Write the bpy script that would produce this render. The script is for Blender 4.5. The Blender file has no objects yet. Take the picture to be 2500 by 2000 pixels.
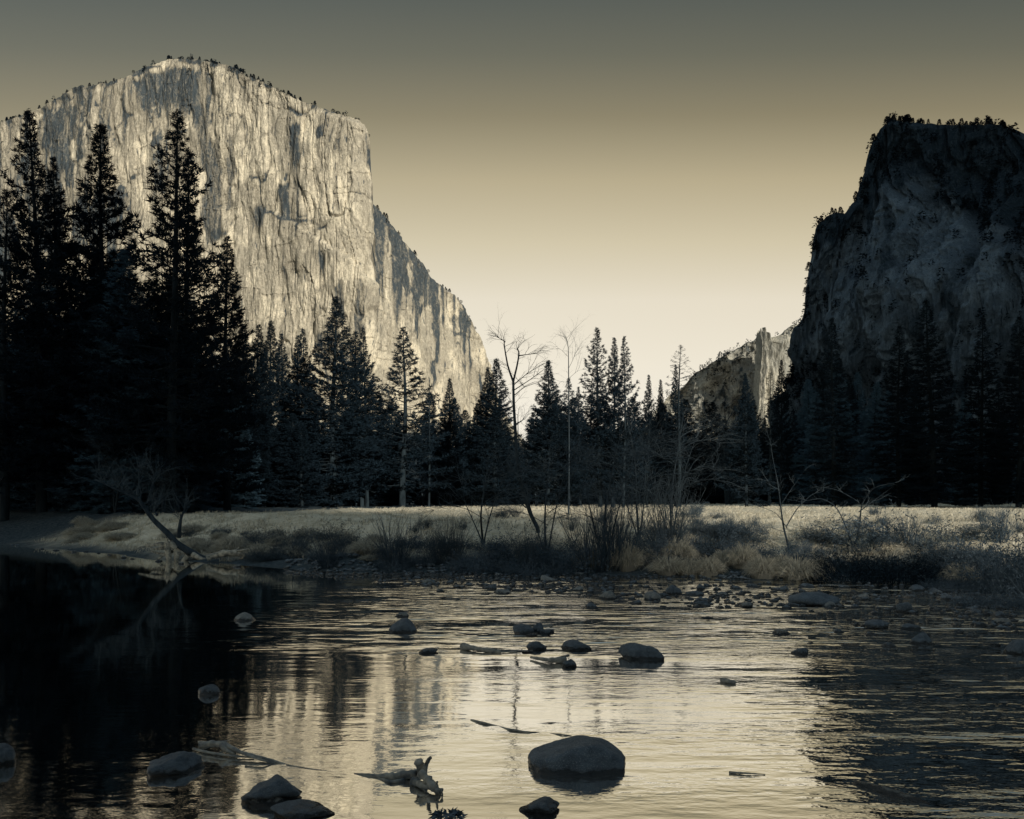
import bpy, math, random
import numpy as np

random.seed(7)
RS = np.random.RandomState(11)
S = bpy.context.scene
COL = S.collection

# ------------------------------------------------------------------ camera
F, HOR, CZ = 2200.0, 1222.0, 2.5          # focal length and horizon in photo pixels, eye height
cam = bpy.data.cameras.new('camera')
cam.sensor_width = 36.0
cam.lens = F / 2500.0 * 36.0
cam.shift_y = (HOR - 1000.0) / 2500.0
cam.clip_start, cam.clip_end = 0.1, 40000.0
camo = bpy.data.objects.new('camera', cam)
COL.objects.link(camo)
camo.location = (0, 0, CZ)
camo.rotation_euler = (math.radians(90), 0, 0)
S.camera = camo

# ------------------------------------------------------------------ sky, sun, exposure
SUN_AZ, SUN_EL = math.radians(150.0), math.radians(15.0)    # azimuth clockwise from the view direction
W = bpy.data.worlds.new('World')
S.world = W
W.use_nodes = True
nt = W.node_tree
bg = nt.nodes['Background']
def sky_node():
    s = nt.nodes.new('ShaderNodeTexSky')
    s.sky_type = 'NISHITA'
    s.sun_disc = False
    s.sun_elevation, s.sun_rotation = SUN_EL, SUN_AZ
    return s
tc = nt.nodes.new('ShaderNodeTexCoord')
sep = nt.nodes.new('ShaderNodeSeparateXYZ')
nt.links.new(tc.outputs['Generated'], sep.inputs[0])
def wm(op, a, b=None):
    m_ = nt.nodes.new('ShaderNodeMath'); m_.operation = op
    for v_, k_ in ((a, 0), (b, 1)):
        if v_ is None: continue
        if isinstance(v_, float): m_.inputs[k_].default_value = v_
        else: nt.links.new(v_, m_.inputs[k_])
    return m_.outputs[0]
plan = wm('SQRT', wm('ADD', wm('MULTIPLY', sep.outputs[1], sep.outputs[1]), wm('MULTIPLY', wm('MULTIPLY', sep.outputs[0], sep.outputs[0]), 0.12)))
cmb = nt.nodes.new('ShaderNodeCombineXYZ')
nt.links.new(plan, cmb.inputs[1]); nt.links.new(sep.outputs[2], cmb.inputs[2])
nrm = nt.nodes.new('ShaderNodeVectorMath'); nrm.operation = 'NORMALIZE'
nt.links.new(cmb.outputs[0], nrm.inputs[0])
sk = sky_node()                                   # the same gradient all the way round
nt.links.new(nrm.outputs[0], sk.inputs[0])
bw = nt.nodes.new('ShaderNodeRGBToBW'); nt.links.new(sk.outputs[0], bw.inputs[0])
mr = nt.nodes.new('ShaderNodeMapRange')
mr.inputs[1].default_value, mr.inputs[2].default_value = 0.78, 5.70
nt.links.new(bw.outputs[0], mr.inputs[0])
rmp = nt.nodes.new('ShaderNodeValToRGB')          # toning of the print: slate above, cream at the horizon; overhead brightened as added fill
def lin(r, g, b):
    f = lambda c: c / 12.92 if c <= 0.04045 else ((c + 0.055) / 1.055) ** 2.4
    return (f(r / 255), f(g / 255), f(b / 255), 1)
GW = (0.024, 0.029, 0.032)                        # share of the plain sky in the toned one
def tone(n_, r, g, b):
    c = lin(r, g, b)
    return (*[max(0.002, c[k] - GW[k] * n_) for k in range(3)], 1)
pos = lambda n_: (n_ - 0.78) / 4.92
stops = [(0.0, (0.175, 0.245, 0.305, 1)), (pos(1.75), tone(1.75, 82, 91, 91))] + [(pos(n_), tone(n_, *c)) for n_, c in
         ((1.93, (90, 95, 90)), (2.15, (110, 110, 97)), (2.44, (142, 134, 110)), (2.84, (185, 173, 143)), (3.36, (211, 200, 172)), (4.0, (231, 222, 202)), (5.0, (240, 232, 214)), (5.65, (243, 236, 220)))]
er = rmp.color_ramp.elements
er[0].position, er[0].color = stops[0]
er[1].position, er[1].color = stops[-1]
for p, c in stops[1:-1]:
    e = er.new(p); e.color = c
nt.links.new(mr.outputs[0], rmp.inputs[0])
sk2 = sky_node()                                  # the brighter sky around the low sun
bw2 = nt.nodes.new('ShaderNodeRGBToBW'); nt.links.new(sk2.outputs[0], bw2.inputs[0])
glow = nt.nodes.new('ShaderNodeVectorMath'); glow.operation = 'SCALE'
glow.inputs[0].default_value = [10 * c for c in GW]
nt.links.new(bw2.outputs[0], glow.inputs[3])
ten = nt.nodes.new('ShaderNodeVectorMath'); ten.operation = 'SCALE'
ten.inputs[3].default_value = 10.0
nt.links.new(rmp.outputs[0], ten.inputs[0])
addn = nt.nodes.new('ShaderNodeVectorMath'); addn.operation = 'ADD'
nt.links.new(ten.outputs[0], addn.inputs[0]); nt.links.new(glow.outputs[0], addn.inputs[1])
nt.links.new(addn.outputs[0], bg.inputs[0])
bg.inputs[1].default_value = 0.1

sun = bpy.data.lights.new('sun', 'SUN')
sun.energy, sun.angle, sun.color = 5.0, math.radians(0.5), (1.0, 0.94, 0.82)
suno = bpy.data.objects.new('sun', sun)
COL.objects.link(suno)
suno.rotation_euler = (math.pi / 2 - SUN_EL, 0, math.pi - SUN_AZ)
suno.location = (300, -300, 400)
S.view_settings.view_transform = 'Standard'
S.view_settings.look = 'None'
S.view_settings.exposure = 0.0
S.view_settings.gamma = 1.0
S.view_settings.use_curve_mapping = False
S.cycles.max_bounces = 5
S.cycles.diffuse_bounces = 2
S.cycles.glossy_bounces = 3
S.cycles.use_denoising = True

# ------------------------------------------------------------------ noise
def _h(ix, iy, iz, seed):
    n = (ix.astype(np.int64) * 374761393 + iy.astype(np.int64) * 668265263 + iz.astype(np.int64) * 2147483647 + seed * 974711) & 0xffffffff
    n = ((n ^ (n >> 13)) * 1274126177) & 0xffffffff
    n = ((n ^ (n >> 16)) * 2246822519) & 0xffffffff
    return ((n ^ (n >> 15)) & 0xffffff) / float(0xffffff)
def vn(x, y, z=0.0, seed=0):
    x, y, z = np.broadcast_arrays(np.asarray(x, float), np.asarray(y, float), np.asarray(z, float))
    ix, iy, iz = np.floor(x), np.floor(y), np.floor(z)
    fx, fy, fz = x - ix, y - iy, z - iz
    u, v, w = [f * f * f * (f * (f * 6 - 15) + 10) for f in (fx, fy, fz)]
    r = 0
    for a in (0, 1):
        for b in (0, 1):
            for c in (0, 1):
                r = r + _h(ix + a, iy + b, iz + c, seed) * (u if a else 1 - u) * (v if b else 1 - v) * (w if c else 1 - w)
    return r * 2 - 1
def fbm(x, y, z=0.0, o=4, seed=0, g=0.5):
    r, a = 0, 1.0
    for i in range(o):
        r = r + a * vn(np.asarray(x) * 2 ** i, np.asarray(y) * 2 ** i, np.asarray(z) * 2 ** i, seed + i * 17)
        a *= g
    return r
def sst(a, b, x):
    t = np.clip((x - a) / (b - a), 0, 1)
    return t * t * (3 - 2 * t)

# ------------------------------------------------------------------ mesh and object helpers
def mesh(name, V, faces, mat, smooth=False, attrs=None):
    """faces: list of int arrays (n,3) or (n,4)."""
    me = bpy.data.meshes.new(name)
    V = np.asarray(V, np.float32)
    faces = [np.asarray(f, np.int32) for f in faces if len(f)]
    me.vertices.add(len(V)); me.vertices.foreach_set('co', V.ravel())
    nl = sum(f.size for f in faces); nf = sum(len(f) for f in faces)
    me.loops.add(nl); me.polygons.add(nf)
    me.loops.foreach_set('vertex_index', np.concatenate([f.ravel() for f in faces]))
    tot = np.concatenate([np.full(len(f), f.shape[1], np.int32) for f in faces])
    me.polygons.foreach_set('loop_start', np.concatenate([[0], np.cumsum(tot)[:-1]]).astype(np.int32))
    me.polygons.foreach_set('loop_total', tot)
    me.polygons.foreach_set('use_smooth', np.full(nf, smooth, bool))
    for k, a in (attrs or {}).items():
        at = me.attributes.new(k, 'FLOAT', 'POINT')
        at.data.foreach_set('value', np.asarray(a, np.float32))
    me.materials.append(mat)
    me.update(calc_edges=True)
    return me
def obj(name, me, parent=None, loc=(0, 0, 0), rz=0.0, sc=(1, 1, 1), **tags):
    o = bpy.data.objects.new(name, me)
    COL.objects.link(o)
    o.location, o.rotation_euler, o.scale = loc, (0, 0, rz), sc
    if parent: o.parent = parent
    for k, v in tags.items(): o[k] = v
    return o
def grid_faces(nu, nv):
    i = np.arange(nu - 1)[:, None] * nv + np.arange(nv - 1)[None, :]
    return np.stack([i, i + nv, i + nv + 1, i + 1], -1).reshape(-1, 4)
class Tubes:
    """many tapering tubes gathered into one mesh"""
    def __init__(s): s.V, s.F, s.n = [], [], 0
    def add(s, P, R, k=5, cap=True):
        P = np.asarray(P, float); R = np.broadcast_to(np.asarray(R, float), (len(P),))
        T = np.gradient(P, axis=0); T /= np.linalg.norm(T, axis=1, keepdims=True) + 1e-9
        ref = np.array([0, 0, 1.0]) if abs(T[:, 2]).mean() < 0.8 else np.array([1.0, 0.2, 0])
        A = np.cross(T, ref); A /= np.linalg.norm(A, axis=1, keepdims=True) + 1e-9
        B = np.cross(T, A)
        a = np.arange(k) * 2 * math.pi / k
        ring = P[:, None] + R[:, None, None] * (np.cos(a)[None, :, None] * A[:, None] + np.sin(a)[None, :, None] * B[:, None])
        s.V.append(ring.reshape(-1, 3))
        n = len(P)
        i = (np.arange(n - 1)[:, None] * k + np.arange(k)[None, :])
        j = (np.arange(n - 1)[:, None] * k + (np.arange(k)[None, :] + 1) % k)
        s.F.append(np.stack([i, j, j + k, i + k], -1).reshape(-1, 4) + s.n)
        s.n += n * k
    def arrays(s): return np.concatenate(s.V), np.concatenate(s.F)
    def mesh(s, name, mat, smooth=True):
        V, Fc = s.arrays()
        return mesh(name, V, [Fc], mat, smooth)
def blades(P, D, L, Wd, seed=0, bend=0.0):
    """thin triangles: root P, direction D, length L, width Wd; bend > 0 gives two-part drooping blades"""
    r = np.random.RandomState(seed)
    P, D = np.asarray(P, float), np.asarray(D, float)
    n = len(P)
    D = D / (np.linalg.norm(D, axis=1, keepdims=True) + 1e-9)
    A = np.cross(D, r.normal(size=(n, 3))); A /= np.linalg.norm(A, axis=1, keepdims=True) + 1e-9
    L = np.broadcast_to(L, (n,))[:, None]; Wd = np.broadcast_to(Wd, (n,))[:, None]
    if bend <= 0:
        V = np.stack([P - A * Wd / 2, P + A * Wd / 2, P + D * L], 1).reshape(-1, 3)
        i = np.arange(n)[:, None] * 3
        return V, [np.concatenate([i, i + 1, i + 2], 1)]
    M = P + D * L * 0.55
    D2 = D * 0.75 + np.array([0, 0, -bend]); H = np.stack([D[:, 0], D[:, 1], np.zeros(n)], 1) * bend * 0.5
    D2 = D2 + H; D2 /= np.linalg.norm(D2, axis=1, keepdims=True)
    T = M + D2 * L * 0.5
    V = np.stack([P - A * Wd / 2, P + A * Wd / 2, M + A * Wd * .4, M - A * Wd * .4, T], 1).reshape(-1, 3)
    i = np.arange(n)[:, None] * 5
    return V, [np.concatenate([i, i + 1, i + 2, i + 3], 1), np.concatenate([i + 3, i + 2, i + 4], 1)]
def W3(px, py, Y): return ((px - 1250) / F * Y, Y, CZ + (HOR - py) / F * Y)
def onwater(px, py):
    Y = CZ * F / (py - HOR)
    return ((px - 1250) / F * Y, Y)

# ------------------------------------------------------------------ materials
def mat(name, rough=0.9, spec=0.2):
    m = bpy.data.materials.new(name); m.use_nodes = True
    n = m.node_tree; b = n.nodes['Principled BSDF']
    b.inputs['Roughness'].default_value = rough
    b.inputs['Specular IOR Level'].default_value = spec
    return m, n, b
def nd(n, t, **kw):
    x = n.nodes.new(t)
    for k, v in kw.items():
        if k.startswith('i_'):
            key = k[2:].replace('_', ' ')
            x.inputs[key].default_value = v
        else: setattr(x, k, v)
    return x
def noise_tex(n, scale, mapping=(1, 1, 1), detail=4, coord='Object', rough=0.55, loc=(0, 0, 0)):
    tcx = nd(n, 'ShaderNodeTexCoord')
    mp = nd(n, 'ShaderNodeMapping'); mp.inputs['Scale'].default_value = mapping; mp.inputs['Location'].default_value = loc
    n.links.new(tcx.outputs[coord], mp.inputs[0])
    t = nd(n, 'ShaderNodeTexNoise'); t.inputs['Scale'].default_value = scale; t.inputs['Detail'].default_value = detail
    t.inputs['Roughness'].default_value = rough
    n.links.new(mp.outputs[0], t.inputs['Vector'])
    return t.outputs['Fac']
def ramp(n, src, *st):
    r = nd(n, 'ShaderNodeValToRGB'); e = r.color_ramp.elements
    e[0].position, e[0].color = st[0][0], (*st[0][1], 1)
    e[1].position, e[1].color = st[-1][0], (*st[-1][1], 1)
    for p, c in st[1:-1]:
        q = e.new(p); q.color = (*c, 1)
    n.links.new(src, r.inputs[0]); return r.outputs[0]
def g(v): return (v, v, v)
def mixc(n, fac, a, b, mode='MIX'):
    m = nd(n, 'ShaderNodeMix'); m.data_type = 'RGBA'; m.blend_type = mode
    for s, i in ((fac, 0), (a, 6), (b, 7)):
        if isinstance(s, (int, float)): m.inputs[i].default_value = s
        elif isinstance(s, tuple): m.inputs[i].default_value = (*s, 1)
        else: n.links.new(s, m.inputs[i])
    return m.outputs[2]
def math_(n, op, a, b=None, clamp=False):
    m = nd(n, 'ShaderNodeMath'); m.operation = op; m.use_clamp = clamp
    for s, i in ((a, 0), (b, 1)):
        if s is None: continue
        if isinstance(s, (int, float)): m.inputs[i].default_value = s
        else: n.links.new(s, m.inputs[i])
    return m.outputs[0]
def bump(n, b, h, dist, strength=1.0):
    x = nd(n, 'ShaderNodeBump'); x.inputs['Distance'].default_value = dist; x.inputs['Strength'].default_value = strength
    n.links.new(h, x.inputs['Height']); n.links.new(x.outputs[0], b.inputs['Normal'])
def attr(n, name):
    a = nd(n, 'ShaderNodeAttribute'); a.attribute_name = name; return a.outputs['Fac']

def granite(name, pale, mid, dark, streak=0.5, k=1.0):
    m, n, b = mat(name, 0.92, 0.1)
    streaks = noise_tex(n, k, (0.022, 0.022, 0.005), 6, rough=0.7)
    thin = noise_tex(n, k, (0.13, 0.13, 0.016), 5, loc=(40, 3, 7), rough=0.65)
    patch = noise_tex(n, k, (0.009, 0.009, 0.007), 7, loc=(9, 2, 1), rough=0.68)
    speck = noise_tex(n, k, (0.20, 0.20, 0.12), 5, loc=(1, 5, 3), rough=0.8)
    grey = tuple(0.60 * a for a in mid)
    c = mixc(n, ramp(n, patch, (0.46, g(0)), (0.54, g(1))), mid, pale)
    c = mixc(n, ramp(n, streaks, (0.45, g(streak)), (0.49, g(0))), c, mid)
    c = mixc(n, ramp(n, speck, (0.40, g(0.6)), (0.48, g(0))), c, grey)
    c = mixc(n, ramp(n, speck, (0.55, g(0.0)), (0.64, g(0.7))), c, pale)
    c = mixc(n, ramp(n, thin, (0.34, g(0.9)), (0.39, g(0))), c, dark)
    st = math_(n, 'ADD', attr(n, 'stain'), math_(n, 'MULTIPLY', math_(n, 'SUBTRACT', math_(n, 'ADD', thin, speck), 1.0), -0.9))  # on the great cliff 'stain' also holds shade put into the colour
    on = ramp(n, attr(n, 'stain'), (0.05, g(0)), (0.2, g(1)))
    c = mixc(n, math_(n, 'MULTIPLY', on, ramp(n, st, (0.22, g(0)), (0.75, g(0.9)))), c, grey)
    c = mixc(n, math_(n, 'MULTIPLY', on, ramp(n, st, (0.70, g(0)), (1.05, g(0.9)))), c, dark)
    n.links.new(c, b.inputs['Base Color'])
    bump(n, b, math_(n, 'ADD', math_(n, 'MULTIPLY', speck, 0.8), thin), 6.0 / k, 0.9)
    return m
M = {}
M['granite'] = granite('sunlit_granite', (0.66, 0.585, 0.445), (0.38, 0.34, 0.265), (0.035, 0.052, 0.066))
M['shade_granite'] = granite('shaded_granite', (0.15, 0.21, 0.265), (0.085, 0.125, 0.165), (0.014, 0.028, 0.042), 0.7, 2.6)  # granite copy made dark and blue, the cliff's shade put into its colour
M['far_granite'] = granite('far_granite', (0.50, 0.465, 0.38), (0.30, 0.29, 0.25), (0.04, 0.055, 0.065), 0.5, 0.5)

def plain(name, c1, c2, scale, rough=0.9, spec=0.15, bumpd=0.0, mapping=(1, 1, 1), lo=0.35, hi=0.65):
    m, n, b = mat(name, rough, spec)
    t = noise_tex(n, scale, mapping, 5)
    n.links.new(ramp(n, t, (lo, c1), (hi, c2)), b.inputs['Base Color'])
    if bumpd: bump(n, b, t, bumpd)
    return m
def leafy(name, c1, c2, scale):
    m = plain(name, c1, c2, scale, 0.85, 0.08)
    return m
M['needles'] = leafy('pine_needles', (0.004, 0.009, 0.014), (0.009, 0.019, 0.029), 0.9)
M['needles_blue'] = leafy('shade_lifted_needles', (0.04, 0.08, 0.115), (0.085, 0.15, 0.20), 0.7)  # paler copy for trees in shade, their fill light put into the colour
M['bark'] = plain('bark', (0.006, 0.011, 0.015), (0.018, 0.028, 0.035), 3.0, bumpd=0.04, mapping=(1, 1, 0.25))
M['pale_bark'] = plain('pale_bark', (0.015, 0.024, 0.032), (0.055, 0.072, 0.084), 4.0, bumpd=0.02, mapping=(1, 1, 0.3))
M['twig'] = plain('bare_twigs', (0.03, 0.046, 0.058), (0.10, 0.125, 0.14), 1.3)
M['brush'] = plain('dark_brush', (0.026, 0.045, 0.062), (0.095, 0.125, 0.15), 1.0)
M['driftwood'] = plain('driftwood', (0.12, 0.125, 0.115), (0.50, 0.455, 0.36), 7.0, bumpd=0.02, mapping=(1, 1, 1))
M['wet_wood'] = plain('wet_driftwood', (0.05, 0.06, 0.066), (0.30, 0.28, 0.23), 9.0, 0.5, 0.4, bumpd=0.015)

def rockmat(name, c1, c2, c3):
    m, n, b = mat(name, 0.6, 0.5)
    t = noise_tex(n, 3.0, (1, 1, 1), 6, rough=0.65)
    s = noise_tex(n, 45.0, (1, 1, 1), 4, rough=0.7)
    c = mixc(n, ramp(n, t, (0.35, g(0)), (0.65, g(1))), c1, c2)
    c = mixc(n, ramp(n, s, (0.52, g(0)), (0.66, g(0.85))), c, c3)
    geo = nd(n, 'ShaderNodeNewGeometry'); sp = nd(n, 'ShaderNodeSeparateXYZ')
    n.links.new(geo.outputs['Position'], sp.inputs[0])
    wet = ramp(n, math_(n, 'ADD', math_(n, 'MULTIPLY', sp.outputs[2], 3.2), math_(n, 'MULTIPLY', t, 0.5)), (0.36, g(1)), (0.46, g(0)))
    c = mixc(n, wet, c, (0.018, 0.024, 0.028))            # the wet band along the waterline
    n.links.new(c, b.inputs['Base Color'])
    n.links.new(ramp(n, wet, (0, g(0.6)), (1, g(0.15))), b.inputs['Roughness'])
    bump(n, b, math_(n, 'ADD', t, math_(n, 'MULTIPLY', s, 0.4)), 0.06)
    return m
M['rock'] = rockmat('river_rock', (0.028, 0.046, 0.064), (0.10, 0.13, 0.155), (0.30, 0.33, 0.34))
M['pale_rock'] = rockmat('pale_river_rock', (0.085, 0.10, 0.112), (0.25, 0.255, 0.235), (0.55, 0.51, 0.42))

m, n, b = mat('straw', 0.9, 0.1)
t = noise_tex(n, 0.35, (1, 1, 1), 4)
tone = attr(n, 'tone')
c = mixc(n, tone, (0.19, 0.195, 0.175), (0.82, 0.74, 0.58))
c = mixc(n, ramp(n, t, (0.35, g(0.45)), (0.6, g(0))), c, (0.34, 0.325, 0.265))
n.links.new(c, b.inputs['Base Color'])
tr_ = nd(n, 'ShaderNodeBsdfTranslucent'); n.links.new(c, tr_.inputs[0])
mxs = nd(n, 'ShaderNodeMixShader'); mxs.inputs[0].default_value = 0.4
n.links.new(b.outputs[0], mxs.inputs[1]); n.links.new(tr_.outputs[0], mxs.inputs[2])
n.links.new(mxs.outputs[0], n.nodes['Material Output'].inputs[0])
M['straw'] = m

m, n, b = mat('valley_ground', 0.95, 0.05)
t1 = noise_tex(n, 1.0, (0.5, 0.5, 0.5), 6, rough=0.7)
t2 = noise_tex(n, 1.0, (6, 6, 6), 5, rough=0.7)
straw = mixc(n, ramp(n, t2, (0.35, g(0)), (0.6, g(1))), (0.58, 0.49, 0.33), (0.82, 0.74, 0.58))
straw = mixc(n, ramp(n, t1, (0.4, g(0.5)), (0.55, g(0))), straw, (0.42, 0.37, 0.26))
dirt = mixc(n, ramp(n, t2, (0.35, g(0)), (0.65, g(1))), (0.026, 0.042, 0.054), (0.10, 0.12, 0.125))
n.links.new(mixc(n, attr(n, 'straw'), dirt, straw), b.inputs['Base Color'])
bump(n, b, t2, 0.12)
M['ground'] = m

# water: dark still river, a mirror broken by bands of ripples
m = bpy.data.materials.new('river_water'); m.use_nodes = True
n = m.node_tree; n.nodes.clear()
out = nd(n, 'ShaderNodeOutputMaterial')
gl = nd(n, 'ShaderNodeBsdfGlossy'); gl.inputs['Color'].default_value = (1.0, 0.99, 0.96, 1); gl.inputs['Roughness'].default_value = 0.035
df = nd(n, 'ShaderNodeBsdfDiffuse'); df.inputs['Color'].default_value = (0.02, 0.028, 0.033, 1)
lw = nd(n, 'ShaderNodeLayerWeight'); lw.inputs['Blend'].default_value = 0.5
rip = attr(n, 'ripple')
big = noise_tex(n, 1.0, (0.95, 2.0, 1), 3, loc=(3, 1, 0))
midn = noise_tex(n, 1.0, (3.6, 7.2, 1), 3, loc=(8, 2, 0))
fine = noise_tex(n, 1.0, (10.0, 24.0, 1), 2, loc=(1, 6, 0))
band = ramp(n, noise_tex(n, 1.0, (0.16, 0.6, 1), 4, loc=(5, 5, 0)), (0.38, g(0.2)), (0.62, g(1)))
h = math_(n, 'ADD', math_(n, 'MULTIPLY', big, 0.7), math_(n, 'ADD', math_(n, 'MULTIPLY', midn, 0.36), math_(n, 'MULTIPLY', fine, 0.06)))
h = math_(n, 'MULTIPLY', h, math_(n, 'MULTIPLY', rip, band))
streak = noise_tex(n, 1.0, (0.9, 2.3, 1), 2, loc=(2, 9, 0))
chop = noise_tex(n, 1.0, (2.0, 4.2, 1), 2, loc=(7, 4, 0))
riff = math_(n, 'ADD', math_(n, 'MULTIPLY', streak, 1.5), math_(n, 'MULTIPLY', chop, 0.55))
patchy = ramp(n, noise_tex(n, 1.0, (0.22, 0.5, 1), 3, loc=(1, 3, 0)), (0.40, g(0.1)), (0.56, g(1)))
h = math_(n, 'ADD', h, math_(n, 'MULTIPLY', riff, math_(n, 'MULTIPLY', patchy, attr(n, 'riffle'))))
bp = nd(n, 'ShaderNodeBump'); bp.inputs['Distance'].default_value = 0.062; bp.inputs['Strength'].default_value = 1.0
n.links.new(h, bp.inputs['Height'])
for x in (gl, df, lw): n.links.new(bp.outputs[0], x.inputs['Normal'])
fac = nd(n, 'ShaderNodeMapRange'); fac.inputs[1].default_value = 0.3; fac.inputs[2].default_value = 0.95
fac.inputs[3].default_value = 0.86; fac.inputs[4].default_value = 0.99
n.links.new(lw.outputs['Facing'], fac.inputs[0])
mx = nd(n, 'ShaderNodeMixShader')
n.links.new(fac.outputs[0], mx.inputs[0]); n.links.new(df.outputs[0], mx.inputs[1]); n.links.new(gl.outputs[0], mx.inputs[2])
n.links.new(mx.outputs[0], out.inputs[0])
M['water'] = m

# ------------------------------------------------------------------ ground: river bed, banks, meadow, valley floor to the horizon
SHORE = np.array([(-400, 150), (-150, 100), (-60, 66), (-29, 51), (-21.3, 44.7), (-13.9, 37), (-12.4, 36), (-8.4, 33.7), (-4.8, 30.5),
                  (0.7, 31), (2.7, 29.6), (6.1, 30), (7.6, 28.2), (12.4, 27.4), (12.9, 22), (13.6, 16), (17, 6), (30, -8), (120, -40), (400, -80)], float)
NEAR = np.array([(-400, 60), (-80, 20), (-30, 6), (-10, 2.2), (0, 1.6), (8, 1.0), (14, -4), (24, -18), (110, -60), (400, -120)], float)
def sdist(X, Y, L):
    sh = X.shape; X, Y = X.ravel(), Y.ravel()
    best = np.full(X.shape, 1e18)
    for a, c in zip(L[:-1], L[1:]):
        d = c - a
        tt = np.clip(((X - a[0]) * d[0] + (Y - a[1]) * d[1]) / (d @ d), 0, 1)
        best = np.minimum(best, (X - a[0] - tt * d[0]) ** 2 + (Y - a[1] - tt * d[1]) ** 2)
    return (np.sqrt(best) * np.sign(Y - np.interp(X, L[:, 0], L[:, 1]))).reshape(sh)
def ground_z(X, Y):
    X, Y = np.asarray(X, float), np.asarray(Y, float)
    d = sdist(X, Y, SHORE) + 0.5 * fbm(X / 3.1, Y / 3.1, o=3, seed=3)
    e = -sdist(X, Y, NEAR) + 0.3 * fbm(X / 2.3, Y / 2.3, o=2, seed=8)
    bed = -np.minimum(1.0, 0.07 * np.minimum(np.abs(d), np.abs(e))) - 0.02
    z = bed
    bank = 0.22 * sst(0, 1.6, d) + 1.38 * sst(1.2, 8.5, d) + 0.10 * sst(8, 40, d)
    bank = bank + 0.17 * fbm(X / 1.7, Y / 1.7, o=3, seed=5) * sst(0.5, 3, d) * (1 - 0.75 * sst(20, 60, d)) + 0.12 * vn(X / 14, Y / 14, seed=6) * sst(6, 20, d)
    z = np.where(d > 0, bank, z)
    nb = 0.9 * sst(0, 2.0, e) + 0.05 * vn(X, Y, seed=4)
    z = np.where(e > 0, nb, z)
    return z
t = np.linspace(-1, 1, 430); gx = 26 * np.sinh(6.6 * t) / 1.0 * 0.55 + 0
t = np.linspace(-1, 1, 520); gy = 34 + 22 * np.sinh(6.9 * t) * 0.55
GX, GY = np.meshgrid(gx, gy, indexing='ij')
GZ = ground_z(GX, GY)
dS = sdist(GX, GY, SHORE)
sthr = np.interp(GX, [-11, -3], [0.3, 2.4])
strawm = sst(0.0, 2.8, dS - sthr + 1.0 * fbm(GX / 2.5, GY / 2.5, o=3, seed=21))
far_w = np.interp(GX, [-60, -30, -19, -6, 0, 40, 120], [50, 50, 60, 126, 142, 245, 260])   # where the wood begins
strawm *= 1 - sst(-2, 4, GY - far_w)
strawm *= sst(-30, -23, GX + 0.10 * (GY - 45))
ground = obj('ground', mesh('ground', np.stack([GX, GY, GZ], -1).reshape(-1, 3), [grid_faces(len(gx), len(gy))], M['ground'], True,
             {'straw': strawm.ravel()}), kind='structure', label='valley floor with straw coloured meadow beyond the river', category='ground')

wx = np.linspace(-160, 120, 300); wy = np.concatenate([np.linspace(-20, 60, 220), np.linspace(62, 120, 20)])
WX, WY = np.meshgrid(wx, wy, indexing='ij')
rp = sst(-7, 4, WX + 0.15 * (30 - WY)) * 0.9 + 0.05
rp = rp * (0.35 + 0.65 * sst(34, 22, WY)) * (0.45 + 0.55 * sst(-2, 4, WX)) + 0.10 * sst(20, 9, WY) * sst(-7, 0, WX)
rp = rp * (0.42 + 0.25 * sst(1.5, 5, WX) + (0.58 - 0.25 * sst(1.5, 5, WX)) * sst(13, 19, WY))
rf_ = sst(-7, -1, WX) * (sst(13.5, 17, WY) * sst(33, 27, WY) + 0.5 * sst(2.0, 4.5, WX) * sst(16, 12, WY))
river = obj('river', mesh('river', np.stack([WX, WY, 0 * WX], -1).reshape(-1, 3), [grid_faces(len(wx), len(wy))], M['water'], True,
            {'ripple': np.clip(rp, 0, 1).ravel(), 'riffle': np.clip(rf_, 0, 1).ravel()}), kind='structure', label='dark rippled river mirroring the sky and cliffs', category='river')

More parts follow.
